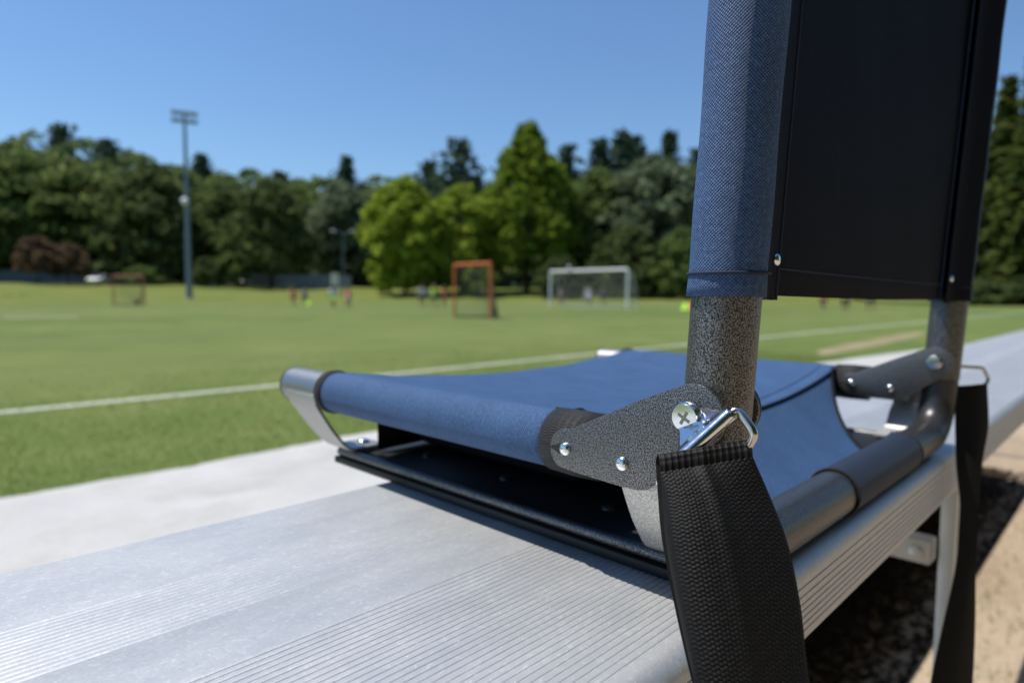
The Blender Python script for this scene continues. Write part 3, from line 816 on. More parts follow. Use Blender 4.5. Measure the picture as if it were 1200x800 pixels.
#@@BACKGROUND
# ================================================================== TREES
def cards(C, size, nrm_bias=None, quad=True):
    """small leaf faces at the points C"""
    n = len(C); d = rng.normal(0, 1, (n, 3))
    if nrm_bias is not None: d = d + nrm_bias
    d /= np.linalg.norm(d, axis=1)[:, None]
    a = np.cross(d, rng.normal(0, 1, (n, 3))); a /= np.linalg.norm(a, axis=1)[:, None]; c = np.cross(d, a)
    s = (size*rng.uniform(.6, 1.3, n))[:, None]; k = rng.uniform(.45, .8, n)[:, None]
    return np.stack([C-a*s, C+c*s*k, C+a*s, C-c*s*k], 1)
def lump(c, rad, n, size):
    """a leafy bough: faces on and in a flattened ball, thinner underneath"""
    u = rng.normal(0, 1, (n, 3)); u /= np.linalg.norm(u, axis=1)[:, None]
    u[:, 2] = np.where(u[:, 2] < -.35, -u[:, 2]*.6, u[:, 2])
    r_ = rng.uniform(.55, 1.05, n)[:, None]
    return cards(np.asarray(c)+u*r_*np.asarray(rad), np.full(n, size), u*1.1)
def broadleaf_crown(seed, prof, nl=64, per=40, size=.03, low=.1):
    """unit tree: height 1, half width 1 (x, y scaled later)"""
    global rng
    keep = rng; rng = np.random.default_rng(seed); out = []
    nl = int(nl*1.35)
    for i in range(nl):
        h = low + (1-low)*((i+.5)/nl)**.85; r_ = np.interp(h, *zip(*prof)); a = i*2.399+rng.normal(0, .4)
        q = r_*math.sqrt(rng.uniform(.25, 1.0))
        s = rng.uniform(.75, 1.3)
        rad = (.25*s*(.45+r_*.6), .25*s*(.45+r_*.6), .088*s*(.6+.5*r_))
        out.append((np.array([q*math.cos(a), q*math.sin(a), h]), rad, per))
    res = [lump(c, rad, n, size) for c, rad, n in out]; rng = keep
    return np.concatenate(res), [o[0] for o in out]
def conifer_crown(seed, layers=38, size=.02, low=.06, droop=.05, power=.8, per=9, ragged=.35):
    global rng
    keep = rng; rng = np.random.default_rng(seed); pts, sz, nb = [], [], []
    for i in range(layers):
        t = i/(layers-1); h = low+(1-low)*t; r_ = (1-t)**power + .03
        nb_ = int(9-4*t)
        for k in range(nb_):
            a = i*1.1+2*PI*k/nb_+rng.normal(0, .2); L = r_*rng.uniform(1-ragged, 1+ragged*.5)
            m = max(3, int(per*(.4+r_)*2))
            for j in range(m):
                q = (j+.7)/m; pts.append((L*q*math.cos(a)+rng.normal(0, .05), L*q*math.sin(a)+rng.normal(0, .05), h-droop*q*r_*1.6+rng.normal(0, .006)))
                sz.append(size*(1.15-.4*q)); nb.append((math.cos(a)*.5, math.sin(a)*.5, 1.3))
    res = cards(np.array(pts), np.array(sz), np.array(nb)); rng = keep
    return res
def unit_mesh(name, V, m, sx, sz):
    return tris(name, V*np.array([sx, sx, sz]), m)
def trunk_mesh(h, r, limbs, top=.92):
    b = MB(); pts = [(0, 0, -.3), (.02*h*.1, 0, h*.25), (-.01*h*.2, .01*h, h*.55), (0, 0, h*top)]
    b.tube(pts, [r*1.35, r, r*.62, r*.12], 10)
    for (x, y, z) in limbs:
        s = Vector((0, 0, max(h*.12, z*.72))); e = Vector((x, y, z)); mid = s.lerp(e, .5)+Vector((0, 0, .02*h))
        b.tube([s, mid, e], [r*.38, r*.26, r*.08], 6)
    me_o = b.build('trunk', BARK, None, None, org=(0, 0, 0)); me = me_o.data; bpy.data.objects.remove(me_o); return me
ROUND = [(0, .35), (.12, .72), (.35, 1.0), (.6, .95), (.82, .68), (.95, .3), (1, .08)]
SPIRE = [(0, .5), (.1, .8), (.3, 1.0), (.55, .80), (.75, .52), (.9, .24), (1, .05)]
PINE = [(0, .75), (.15, .95), (.35, 1.0), (.6, .86), (.8, .58), (.93, .3), (1, .08)]
def tree(kind, name, label, x, y, h, hw, seed, m, group=None, cards_=46, nl=64, leaf=None, low=.1):
    z = float(terrain_z(x, y))
    o = thing(name, label, 'tree' if 'bush' not in name else 'bush', (x, y, z), random.uniform(0, 6.28), group)
    limbs = []
    if kind == 'conifer': V = conifer_crown(seed, size=leaf or .034)
    elif kind == 'cedar': V = conifer_crown(seed, layers=30, size=leaf or .030, low=.03, droop=.10, power=.7, per=11, ragged=.35)
    else:
        prof = {'round': ROUND, 'spire': SPIRE, 'pine': PINE}[kind]
        V, cs = broadleaf_crown(seed, prof, nl, cards_, leaf or .030, low)
        limbs = [(c[0]*hw*.85, c[1]*hw*.85, c[2]*h) for c in cs[::4]]
    # leaf faces keep their shape although the crown is stretched
    ctr = V.mean(1, keepdims=True); loc = V-ctr
    kz = .965 if kind in ('conifer', 'cedar') else .925
    V = ctr*np.array([hw, hw, h*kz]) + loc*h
    me = tris('crown', V, m); c = link(bpy.data.objects.new('crown', me)); c.parent = o
    t = link(bpy.data.objects.new('trunk', trunk_mesh(h, max(.07, h*.014), limbs, .95 if kind in ('conifer', 'cedar') else .8))); t.parent = o
    return o

tree('round', 'maple_tree', 'bright yellow-green maple with wide low crown beside the orange lacrosse goal', 52.7, 72.3, 16.2, 6.0, 21, L_BRIGHT, nl=80, low=.04, leaf=.034)
tree('round', 'maple_tree', 'bright yellow-green maple squeezed between the wide maple and the tall pointed tree', 60.6, 69.9, 15.8, 5.4, 22, L_BRIGHT, nl=60, low=.05, leaf=.034)
tree('spire', 'tulip_tree', 'tallest fresh green pointed tree above the field, behind the lacrosse goal', 70.1, 66.0, 25.5, 7.8, 23, L_TULIP, nl=110, cards_=54, leaf=.022, low=.12)
tree('pine', 'pine_tree', 'broad dark pine with bare lower trunk right of the floodlight mast', 43.5, 93.0, 16.3, 6.4, 24, L_DARK, nl=80, low=.16)
tree('pine', 'pine_tree', 'wide dark olive pine directly left of the floodlight mast', 32.3, 110.1, 18.8, 7.4, 25, L_DARK, nl=90, low=.04)
tree('pine', 'pine_tree', 'narrow dark pine between the floodlight mast and the bare-trunked pine', 43.6, 110.1, 16.1, 4.4, 26, L_DARK, nl=60, low=.03)
tree('round', 'oak_tree', 'large rounded mid-green tree at the far left end of the wood', 19.3, 129.0, 19.9, 10.6, 27, L_MID, nl=100, cards_=54, low=.06)
tree('round', 'oak_tree', 'smaller rounded mid-green tree between the big leftmost one and the olive pine', 27.6, 132.1, 17.8, 6.0, 28, L_MID, nl=64)
tree('round', 'plum_tree', 'small reddish-brown tree in front of the dark wood, the leftmost of two', 16.8, 103.0, 6.3, 2.8, 29, L_RED, nl=30, low=.25, leaf=.06)
tree('round', 'plum_tree', 'small reddish-brown tree with drooping crown next to the wide olive pine', 20.0, 102.6, 5.6, 2.8, 30, L_RED, nl=30, low=.2, leaf=.06)
tree('round', 'bush', 'low green bush just left of the floodlight mast foot', 28.9, 102.2, 2.8, 3.0, 31, L_MID, nl=24, low=.1, leaf=.12)
tree('round', 'bush', 'dark green bush just right of the floodlight mast foot', 35.5, 95.5, 4.2, 2.6, 32, L_DARK, nl=24, low=.05, leaf=.09)
tree('round', 'bush', 'fresh green bush left of the bare-trunked pine', 38.2, 94.2, 5.4, 2.3, 33, L_MID, nl=26, low=.05, leaf=.08)
tree('round', 'willow_tree', 'grey-green feathery tree left of the bright maple', 58.4, 97.9, 18.1, 6.2, 34, L_GREY, nl=80)
tree('round', 'willow_tree', 'grey-green tree peeping out behind the top of the wide bright maple', 65.7, 99.1, 17.5, 5.0, 35, L_GREY, nl=64)
tree('round', 'ash_tree', 'olive green tree directly right of the tall pointed tree', 80.7, 60.9, 19.1, 6.0, 36, L_MID, nl=80)
tree('round', 'ash_tree', 'broad olive green tree behind the white football goal', 85.0, 53.7, 20.8, 8.2, 37, L_GREY, nl=100, cards_=54)
tree('round', 'ash_tree', 'olive green tree half hidden by the near post of the seat', 95.5, 51.6, 20.6, 6.2, 38, L_MID, nl=80)
tree('pine', 'yew_tree', 'low dark green tree right behind the white football goal', 73.9, 50.7, 9.9, 5.4, 39, L_DARK, nl=60, low=.02, leaf=.04)
tree('pine', 'yew_tree', 'low dark green tree between the white football goal and the seat post', 75.6, 43.2, 9.4, 4.6, 40, L_MID, nl=60, low=.02, leaf=.04)
tree('round', 'bush', 'low shrub under the bright maples behind the lacrosse goal', 58.3, 63.7, 4.6, 2.4, 41, L_TULIP, nl=24, low=.05, leaf=.09)
tree('round', 'bush', 'dark shrub at the left post of the white football goal', 64.3, 54.7, 5.6, 3.0, 42, L_DARK, nl=26, low=.05, leaf=.08)
for k, (x, y, h, hw, lab) in enumerate([
    (23.6, 159.0, 26.1, 3.6, 'dark fir top at the far left of the skyline'), (28.6, 148.2, 28.6, 5.2, 'broad dark fir rising highest left of the floodlight mast'),
    (34.3, 139.5, 26.4, 4.4, 'pointed dark fir standing alone between the broad fir and the floodlight mast'), (48.0, 131.4, 25.2, 3.5, 'fir tip showing just right of the floodlight lamps'),
    (71.9, 118.5, 26.7, 3.0, 'small dark fir tip above the grey-green trees'), (85.4, 99.0, 30.1, 6.0, 'bulky dark fir just left of the tall pointed green tree'),
    (98.8, 82.5, 28.9, 3.6, 'fir tip just right of the tall pointed green tree'), (101.7, 76.7, 29.6, 3.9, 'dark fir above the left post of the football goal'),
    (103.2, 72.4, 30.9, 4.0, 'taller of two close firs above the football goal'), (109.9, 74.1, 30.9, 3.6, 'rear one of two close firs above the football goal'),
    (111.0, 67.2, 30.8, 3.2, 'slim dark fir above the right post of the football goal'), (118.8, 65.1, 28.3, 4.0, 'fir tip touching the edge of the navy backrest'),
    (84.9, 108.1, 26.3, 3.8, 'fir tip above the bright maples'), (63.1, 130.3, 23.1, 2.8, 'tiny fir tip above the bare-trunked pine')]):
    tree('conifer', 'fir_tree', lab, x, y, h-.9, hw*3.4, 60+k, L_CON, 'firs on the skyline', leaf=.026)
tree('cedar', 'cedar_tree', 'tall olive cedar beside the right edge of the backrest', 94.3, 12.8, 26.7, 5.0, 81, L_CEDAR)
tree('cedar', 'cedar_tree', 'tallest cedar at the right edge of the view', 89.1, 9.5, 28.6, 4.8, 82, L_CEDAR)
tree('cedar', 'cedar_tree', 'cedar just outside the right edge of the view', 96.8, 6.4, 28.3, 4.8, 83, L_CEDAR)
tree('round', 'oak_tree', 'broad dark tree behind the cedars and the backrest', 108.5, 18.3, 24.6, 6.5, 84, L_MID, nl=80)
tree('pine', 'bush', 'low dark shrub at the foot of the cedars', 86.5, 8.2, 3.6, 4.0, 85, L_DARK, nl=30, low=.02, leaf=.1)
tree('pine', 'bush', 'low dark shrub under the olive cedar', 88.0, 12.8, 3.2, 4.5, 86, L_DARK, nl=30, low=.02, leaf=.1)

# the far wood: one mass, then an added row behind the bench
def wood():
    out = []; r0 = np.random.default_rng(5)
    for az in np.arange(-8, 104, 1.05):
        for ring_ in range(3):
            a = math.radians(az + r0.normal(0, .35)); R = 124 + ring_*13 + r0.normal(0, 3)
            x, y = R*math.sin(a), R*math.cos(a); z = float(terrain_z(x, y))
            h = 17.7 + ring_*2.2 + r0.normal(0, .9) + (1.0 if (az < 16 or az > 46) else -.6); hw = r0.uniform(5.2, 7.6)
            for _ in range(20):
                hh = h*r0.uniform(.10, 1); q = hw*float(np.interp(hh/h, *zip(*ROUND)))*math.sqrt(r0.uniform(.2, 1)); p = r0.uniform(0, 6.28)
                s = r0.uniform(1.3, 2.3)
                out.append(lump((x+q*math.cos(p), y+q*math.sin(p), z+hh), (s, s, s*.6), 34, .55))
    V = np.concatenate(out); me = tris('woods', V, L_WOOD)
    out = []
    for az in np.arange(138, 256, 3.2):  # unseen tree row, added to keep skylight off the back of the seat
        for ring_ in range(2):
            a = math.radians(az+r0.normal(0, 1)); R = 16+ring_*4+r0.normal(0, .8); x, y = R*math.sin(a), R*math.cos(a); h = 22+ring_*5+r0.normal(0, 1)
            for _ in range(24):
                hh = h*r0.uniform(.02, 1); q = 1.9*math.sqrt(r0.uniform(.1, 1)); p = r0.uniform(0, 6.28)
                s = r0.uniform(.8, 1.5); out.append(lump((x+q*math.cos(p), y+q*math.sin(p), GZ+hh), (s, s, s*.8), 90, .21))
    b2 = link(bpy.data.objects.new('woods', tris('woods', np.concatenate(out), L_WOOD))); b2['kind'] = 'stuff'; o = link(bpy.data.objects.new('woods', me)); o['kind'] = 'stuff'  # b2 is the added unseen tree row
L_WOOD = leafmat('wood_leaves', (.105, .155, .045), (.160, .215, .066), (.22, .265, .10), .55)
wood()

# ================================================================== FIELD FURNITURE AND PEOPLE
POLE = mat('galvanised_mast', (.17, .21, .25), .5, .3)[0]
LAMPM = mat('lamp_housing', (.20, .25, .30), .5, .4)[0]
WHITE = mat('white_paint', (.78, .78, .77), .45)[0]
ORANGE = mat('orange_pipe', (.70, .16, .045), .45)[0]
NETM = mat('dark_net', (.16, .155, .14), .9)[0]
NETW = mat('pale_net', (.42, .43, .42), .9)[0]
# floodlight mast
t = thing('floodlight_mast', 'tall grey floodlight mast with two rows of lamps at the far touchline', 'floodlight', (25.9, 75.4, GZ))
b = MB(); b.tube([(25.9, 75.4, GZ-.1), (25.9, 75.4, 7), (25.9, 75.4, 19.6)], [.34, .26, .15], 14); b.build('pole', POLE, t, 40)
b = MB(); b.tube([(25.9, 75.4, GZ), (25.9, 75.4, GZ+.25)], [.55, .5], 14); b.build('footing', CONC, t, 40)
u = Vector((math.cos(math.radians(20)), -math.sin(math.radians(20)), 0)); fwd = Vector((-.3, -.95, 0)).normalized()
for zz in (18.7, 19.5):
    b = MB(); c = Vector((25.9, 75.4, zz)); b.tube([c-u*1.15, c+u*1.15], .07, 8); arm = b.build('crossarm', POLE, t, None)
    for k in range(5):
        p = c+u*(-1.04+.52*k)+fwd*.15
        b = MB(); b.lathe([(.10, -.22), (.20, -.08), (.27, .12), (.26, .14)], p, (fwd+Vector((0, 0, -.5))).normalized(), 14); b.build('floodlight', LAMPM, arm, 40)
b = MB(); p = Vector((25.6, 75.15, 10.1)); b.lathe([(.08, .25), (.36, .05), (.40, -.05), (.36, -.12), (.10, -.16)], p, (-.3, -.95, 0), 18); b.build('speaker_horn', WHITE, t, 40)
b = MB(); b.tube([(25.6, 75.2, 10.1), (25.9, 75.4, 10.1)], .05, 8); b.build('horn_bracket', POLE, t, None)
# street lamp
t = thing('street_lamp', 'slim pale street lamp in front of the grey-green trees', 'street lamp', (42.5, 71.1, float(terrain_z(42.5, 71.1))))
b = MB(); b.tube([(42.5, 71.1, GZ), (42.5, 71.1, 3), (42.5, 71.1, 7.6)], [.09, .07, .05], 10); b.build('pole', WHITE if False else POLE, t, 40)
b = MB(); b.tube([(42.5, 71.1, 7.5), (42.0, 71.4, 7.7), (41.6, 71.6, 7.7)], .05, 8); b.tube([(42.5, 71.1, 7.5), (43.0, 70.8, 7.7), (43.4, 70.6, 7.7)], .05, 8); b.build('arm', POLE, t, None)
for s in (-1, 1):
    b = MB(); c = Vector((42.5+s*1.0, 71.1-s*.56, 7.72)); b.lathe([(.10, .0), (.26, .05), (.34, .16), (.28, .26), (.08, .32)], c, (0, 0, 1), 12); b.build('lamp_head', mat('pale_lamp_head', (.30, .32, .34), .4)[0], t, 40)

def net(name, m, parent, quads, pitch=.2, r=.010):
    """thin cords over quadrilaterals given by four corners"""
    b = MB()
    for a, c, d, e in quads:
        a, c, d, e = map(Vector, (a, c, d, e))
        n1 = max(2, int((c-a).length/pitch)); n2 = max(2, int((e-a).length/pitch))
        for i in range(n1+1): b.tube([a.lerp(c, i/n1), e.lerp(d, i/n1)], r, 3, cap=False)
        for i in range(n2+1): b.tube([a.lerp(e, i/n2), c.lerp(d, i/n2)], r, 3, cap=False)
    o = b.build(name, m, parent, None); o['kind'] = 'stuff'; return o
# lacrosse goals
def lacrosse(label, x, y, yawd, pipe, group):
    t = thing('lacrosse_goal', label, 'lacrosse goal', (x, y, GZ), math.radians(yawd), group)
    global ORG
    ORG = Vector((0, 0, 0)); S, r_ = .915, .045
    for s in (-1, 1):
        b = MB(); b.tube([(0, s*S, 0), (0, s*S, 1.83)], r_, 12); b.build('goal_post', pipe, t, 40)
        b = MB(); b.tube([(0, s*S, .03), (1.25, 0, .03)], r_*.8, 10); b.build('base_pipe', NETM, t, 40)
    b = MB(); b.tube([(0, -S, 1.83), (0, S, 1.83)], r_, 12); b.build('crossbar', pipe, t, 40)
    P0, P1, P2, P3, B_ = (0, -S, 0), (0, S, 0), (0, S, 1.83), (0, -S, 1.83), (1.25, 0, .05)
    net('net', NETM, t, [(P0, P3, B_, B_), (P1, P2, B_, B_), (P3, P2, B_, B_)], .15, .006)
    return t
lacrosse('orange lacrosse goal with dark net standing square on the turf in front of the maples', 14.66, 16.33, 0, ORANGE, 'lacrosse goals')
lacrosse('lacrosse goal seen from its side far across the turf at the left', 11.9, 45.0, 50, mat('rusty_orange_pipe', (.42, .14, .07), .6)[0], 'lacrosse goals')
# football goal
t = thing('football_goal', 'white full-size football goal with players standing in front of its net', 'football goal', (33.4, 26.0, GZ))
GYa, GYb, gx = 22.9, 29.2, 33.4
for y in (GYa, GYb):
    b = MB(); b.tube([(gx, y, GZ), (gx, y, GZ+2.44)], .075, 14); b.build('goal_post', WHITE, t, 40)
    b = MB(); b.tube([(gx, y, GZ+2.42), (gx+.5, y, GZ+2.35), (gx+1.3, y, GZ+.05)], .022, 8); b.build('net_stay', WHITE, t, 40)
b = MB(); b.tube([(gx, GYa, GZ+2.44), (gx, GYb, GZ+2.44)], .085, 14); b.build('crossbar', WHITE, t, 40)
b = MB(); b.tube([(gx+1.3, GYa, GZ+.05), (gx+1.3, GYb, GZ+.05)], .03, 8); b.build('base_bar', WHITE, t, 40)
A = lambda y, k: [(gx, y, GZ+2.42), (gx+.5, y, GZ+2.35), (gx+1.3, y, GZ+.05), (gx, y, GZ)][k]
net('net', NETW, t, [(A(GYa, 1), A(GYb, 1), A(GYb, 2), A(GYa, 2)), (A(GYa, 0), A(GYb, 0), A(GYb, 1), A(GYa, 1)),
                     (A(GYa, 0), A(GYa, 1), A(GYa, 2), A(GYa, 3)), (A(GYb, 0), A(GYb, 1), A(GYb, 2), A(GYb, 3))], .24, .008)
def ball(label, p, m):
    o = None; me = bpy.data.meshes.new('football'); bm = bmesh.new(); bmesh.ops.create_icosphere(bm, subdivisions=3, radius=.11); bm.to_mesh(me); bm.free(); shade(me)
    me.materials.append(m); o = link(bpy.data.objects.new('football', me)); o.location = p; tag(o, label, 'ball')
BALLM, tb, bb_ = mat('football_leather', (.75, .75, .73), .5)
vor = tb.nodes.new('ShaderNodeTexVoronoi'); vor.inputs['Scale'].default_value = 11; tb.links.new(objco(tb), vor.inputs['Vector'])
tb.links.new(ramp(tb, vor.outputs['Distance'], [(.16, (.04, .04, .04)), (.22, (.75, .75, .73))]), bb_.inputs['Base Color'])
ball('white football in the air over the football goal crossbar', (33.3, 27.5, GZ+2.70), BALLM)

# people ------------------------------------------------------------------------
def skin(verts, edges, rad, root=0, sub=2):
    me = bpy.data.meshes.new('tmp'); me.from_pydata(verts, edges, []); o = link(bpy.data.objects.new('tmp', me))
    sm = o.modifiers.new('s', 'SKIN'); sm.use_smooth_shade = True; sb = o.modifiers.new('d', 'SUBSURF'); sb.levels = sub; sb.render_levels = sub
    for i, v in enumerate(me.skin_vertices[0].data):
        v.radius = rad[i] if isinstance(rad[i], tuple) else (rad[i], rad[i]); v.use_root = (i == root)
    dg = bpy.context.evaluated_depsgraph_get(); res = bpy.data.meshes.new_from_object(o.evaluated_get(dg)); bpy.data.objects.remove(o); shade(res); return res
def pose(kind):
    """joints for a figure 1 m tall (scaled later), facing +X"""
    J = {'pel': (0, 0, .53), 'waist': (0, 0, .61), 'chest': (.0, 0, .73), 'neck': (0, 0, .835), 'chin': (.012, 0, .875), 'head': (.008, 0, .925), 'top': (0, 0, .975)}
    for s, n in ((-1, 'R'), (1, 'L')):
        J['hip'+n] = (0, s*.055, .50); J['knee'+n] = (.012, s*.065, .28); J['ank'+n] = (-.012, s*.07, .045); J['toe'+n] = (.085, s*.08, .016); J['heel'+n] = (-.03, s*.07, .02)
        J['sho'+n] = (0, s*.105, .80); J['elb'+n] = (-.015, s*.145, .635); J['wri'+n] = (.04, s*.15, .495); J['hand'+n] = (.055, s*.148, .435)
    if kind == 'run':
        J.update(kneeL=(.13, .062, .33), ankL=(.06, .065, .13), toeL=(.14, .065, .09), heelL=(.035, .065, .115), kneeR=(-.03, -.06, .28), ankR=(-.15, -.06, .12), toeR=(-.105, -.06, .045), heelR=(-.18, -.06, .11),
                 elbL=(-.11, .135, .68), wriL=(-.02, .14, .585), handL=(.03, .135, .60), elbR=(.04, -.15, .66), wriR=(.14, -.12, .67), handR=(.185, -.11, .70), chest=(.03, 0, .73), neck=(.05, 0, .83), chin=(.07, 0, .87), head=(.068, 0, .92), top=(.06, 0, .97))
        for n in 'LR': s = 1 if n == 'L' else -1; J['sho'+n] = (.04, s*.105, .795)
        dz = .03
        J = {k: (x, y, z-dz) for k, (x, y, z) in J.items()}
    if kind == 'hips':
        J.update(kneeL=(.02, .10, .28), ankL=(-.01, .12, .045), toeL=(.08, .14, .016), heelL=(-.03, .12, .02), kneeR=(.0, -.085, .28), ankR=(-.03, -.10, .045), toeR=(.06, -.12, .016), heelR=(-.05, -.1, .02),
                 elbL=(-.04, .20, .66), wriL=(.02, .12, .56), handL=(.045, .085, .55), elbR=(-.04, -.20, .66), wriR=(.02, -.12, .56), handR=(.045, -.085, .55))
    return J
def person_meshes(kind):
    J = pose(kind)
    def chain(names, rads, links):
        idx = {n: i for i, n in enumerate(names)}
        return [J[n] for n in names], [(idx[a], idx[c]) for a, c in links], rads
    nm = ['pel', 'waist', 'chest', 'neck', 'chin', 'head', 'top']; rd = [(.075, .058), (.066, .052), (.082, .056), (.030, .030), (.036, .044), (.050, .058), (.036, .042)]
    lk = [('pel', 'waist'), ('waist', 'chest'), ('chest', 'neck'), ('neck', 'chin'), ('chin', 'head'), ('head', 'top')]
    for n in 'LR':
        nm += ['hip'+n, 'knee'+n, 'ank'+n, 'heel'+n, 'toe'+n, 'sho'+n, 'elb'+n, 'wri'+n, 'hand'+n]; rd += [.052, .036, .023, .022, .020, .036, .025, .019, .017]
        lk += [('pel', 'hip'+n), ('hip'+n, 'knee'+n), ('knee'+n, 'ank'+n), ('ank'+n, 'heel'+n), ('ank'+n, 'toe'+n), ('chest', 'sho'+n), ('sho'+n, 'elb'+n), ('elb'+n, 'wri'+n), ('wri'+n, 'hand'+n)]
    # fingers and a thumb as short chains rooted in the palm, and a nose
    for n in 'LR':
        h = Vector(J['hand'+n]); wv = (h-Vector(J['wri'+n])).normalized(); sd = Vector((1, 0, 0)) if abs(wv.x) < .7 else Vector((0, 0, 1))
        for k in range(4):
            q = 'f%d%s' % (k, n); J[q] = tuple(h + wv*(.030+.004*(k in (1, 2))) + sd*(-.013+.009*k)); nm.append(q); rd.append(.0052); lk.append(('hand'+n, q))
        q = 'th'+n; J[q] = tuple(h + wv*.006 + sd*.026); nm.append(q); rd.append(.0058); lk.append(('hand'+n, q))
    J['nose'] = tuple(Vector(J['head'])+Vector((.062, 0, -.012))); nm.append('nose'); rd.append(.009); lk.append(('head', 'nose'))
    body = skin(*chain(nm, rd, lk))
    hn = Vector(J['head']); J['h1'] = tuple(hn+Vector((-.022, 0, .004))); J['h2'] = tuple(hn+Vector((-.008, 0, .034))); J['h3'] = tuple(hn+Vector((-.028, 0, -.03)))
    hair = skin(*chain(['h1', 'h2', 'h3'], [(.056, .062), (.052, .056), (.034, .044)], [('h1', 'h2'), ('h1', 'h3')]))
    nm = ['waist', 'chest', 'pel2', 'neck2']; J['pel2'] = tuple(Vector(J['pel'])+Vector((0, 0, .005))); J['neck2'] = tuple(Vector(J['chest']).lerp(Vector(J['neck']), .75))
    rd = [(.082, .066), (.094, .068), (.090, .072), (.046, .040)]; lk = [('pel2', 'waist'), ('waist', 'chest'), ('chest', 'neck2')]
    for n in 'LR':
        J['cuff'+n] = tuple(Vector(J['sho'+n]).lerp(Vector(J['elb'+n]), .72)); nm += ['sho'+n, 'cuff'+n]; rd += [.046, .040]; lk += [('chest', 'sho'+n), ('sho'+n, 'cuff'+n)]
    shirt = skin(*chain(nm, rd, lk))
    J['pel3'] = tuple(Vector(J['pel'])+Vector((0, 0, .012))); nm = ['pel3']; rd = [(.084, .068)]; lk = []
    for n in 'LR':
        J['hem'+n] = tuple(Vector(J['hip'+n]).lerp(Vector(J['knee'+n]), .78)); nm += ['hip'+n, 'hem'+n]; rd += [.062, .052]; lk += [('pel3', 'hip'+n), ('hip'+n, 'hem'+n)]
    shorts = skin(*chain(nm, rd, lk))
    return body, hair, shirt, shorts
PM = {k: person_meshes(k) for k in ('stand', 'run', 'hips')}
SKINM = mat('skin', (.42, .25, .17), .55)[0]
HAIRS = [mat('dark_hair', (.02, .015, .012), .6)[0], mat('fair_hair', (.25, .16, .08), .6)[0]]
CL = {'orange': (.90, .22, .09), 'white': (.86, .86, .86), 'lime': (.50, .88, .06), 'grey': (.42, .43, .47), 'black': (.014, .014, .018), 'purple': (.08, .05, .11), 'navy': (.03, .035, .08), 'pale': (.66, .70, .82)}
CL = {k: mat(k+'_jersey', v, .75)[0] for k, v in CL.items()}
def person(label, x, y, h, face, kind, shirt, shorts, hair=0, group='children on the field'):
    o = thing('person', label, 'person', (x, y, float(terrain_z(x, y))), math.radians(face), group)
    body, hr, sh, so_ = PM[kind]; root = None
    for nm, me, m in (('body', body, SKINM), ('hair', hr, HAIRS[hair]), ('shirt', sh, CL[shirt]), ('shorts', so_, CL[shorts])):
        c = link(bpy.data.objects.new(nm, me)); c.parent = o
        if not me.materials: me.materials.append(SKINM)
        c.material_slots[0].link = 'OBJECT'; c.material_slots[0].material = m; c.scale = (h*1.25, h*1.32, h)
    return o
person('child in orange shirt and dark shorts, leftmost of the group below the bare-trunked pine', 19.5, 38.6, 1.22, 200, 'run', 'orange', 'black')
person('child in grey shirt beside the leftmost orange shirt', 23.4, 44.6, 1.22, 250, 'stand', 'grey', 'black', 1)
person('child in white shirt with lime shorts in front of the street lamp', 19.05, 32.96, 1.34, 215, 'run', 'white', 'lime')
person('child in orange shirt and grey shorts standing right of the white and lime player', 19.8, 32.6, 1.18, 190, 'hips', 'orange', 'grey', 1)
person('child in white shirt and black shorts, left one of the three beside the lacrosse goal', 25.3, 32.95, 1.46, 240, 'stand', 'white', 'black')
person('child in lime shirt, middle one of the three beside the lacrosse goal', 24.3, 30.5, 1.42, 220, 'hips', 'lime', 'navy', 1)
person('child in orange shirt, right one of the three beside the lacrosse goal', 26.7, 32.4, 1.45, 205, 'run', 'orange', 'black')
person('player in dark purple shirt near the left post inside the football goal', 40.5, 34.2, 1.5, 215, 'stand', 'purple', 'black')
person('player in pale shirt and pale shorts in the middle of the football goal', 42.9, 33.3, 1.66, 215, 'stand', 'pale', 'pale', 1)
person('player in dark navy shirt right of the pale player inside the football goal', 44.25, 32.8, 1.6, 230, 'hips', 'navy', 'black')
person('child in orange shirt seen below the backrest, left one of three', 41.4, 14.1, 1.38, 180, 'run', 'orange', 'black')
person('child in lime shirt seen below the backrest, middle one of three', 35.6, 11.07, 1.38, 190, 'stand', 'lime', 'black', 1)
person('child in grey shirt seen below the backrest, right one of three', 39.2, 10.9, 1.38, 170, 'hips', 'grey', 'black')

# training cones and bags
def cone(label, x, y, m, s=1.0):
    b = MB(); z = float(terrain_z(x, y)); b.lathe([(.30*s, 0), (.30*s, .02*s), (.22*s, .03*s), (.06*s, .40*s), (.045*s, .41*s)], (x, y, z+.012), (0, 0, 1), 18)
    o = b.build('training_cone', m, None, 40, org=(x, y, z)); tag(o, label, 'cone', 'training cones'); return o
cone('lime training cone left of the seat post near the football goal', 35.13, 19.9, CL['lime'], 1.05)
cone('orange training cone half hidden by the seat post', 35.5, 19.7, CL['orange'], 1.0)
cone('lime training cone at the feet of the grey-shirted child', 22.6, 42.5, CL['lime'], .8)
def bag(label, x, y, L_, H_, m):
    z = float(terrain_z(x, y)); o = solid('sports_bag', m, None, (x-L_/2, y-.22, z+.01), (x+L_/2, y+.22, z+H_), .10, 4); tag(o, label, 'bag')
    me = o.data; c = Vector((x, y, z)); 
    for v in me.vertices: v.co -= c
    o.location = c
    b = MB(); b.tube([(-L_*.25, 0, H_-.02), (-L_*.15, 0, H_+.12), (L_*.15, 0, H_+.12), (L_*.25, 0, H_-.02)], .02, 8)
    hd = b.build('handle', DARKPLASTIC, o, None, org=(0, 0, 0))
bag('pale sports bag lying on the turf at the far left edge', 7.3, 55.5, 1.3, .42, WHITE)
bag('dark sports bag on the turf right of the pale bag', 7.95, 54.0, .7, .5, CL['black'])

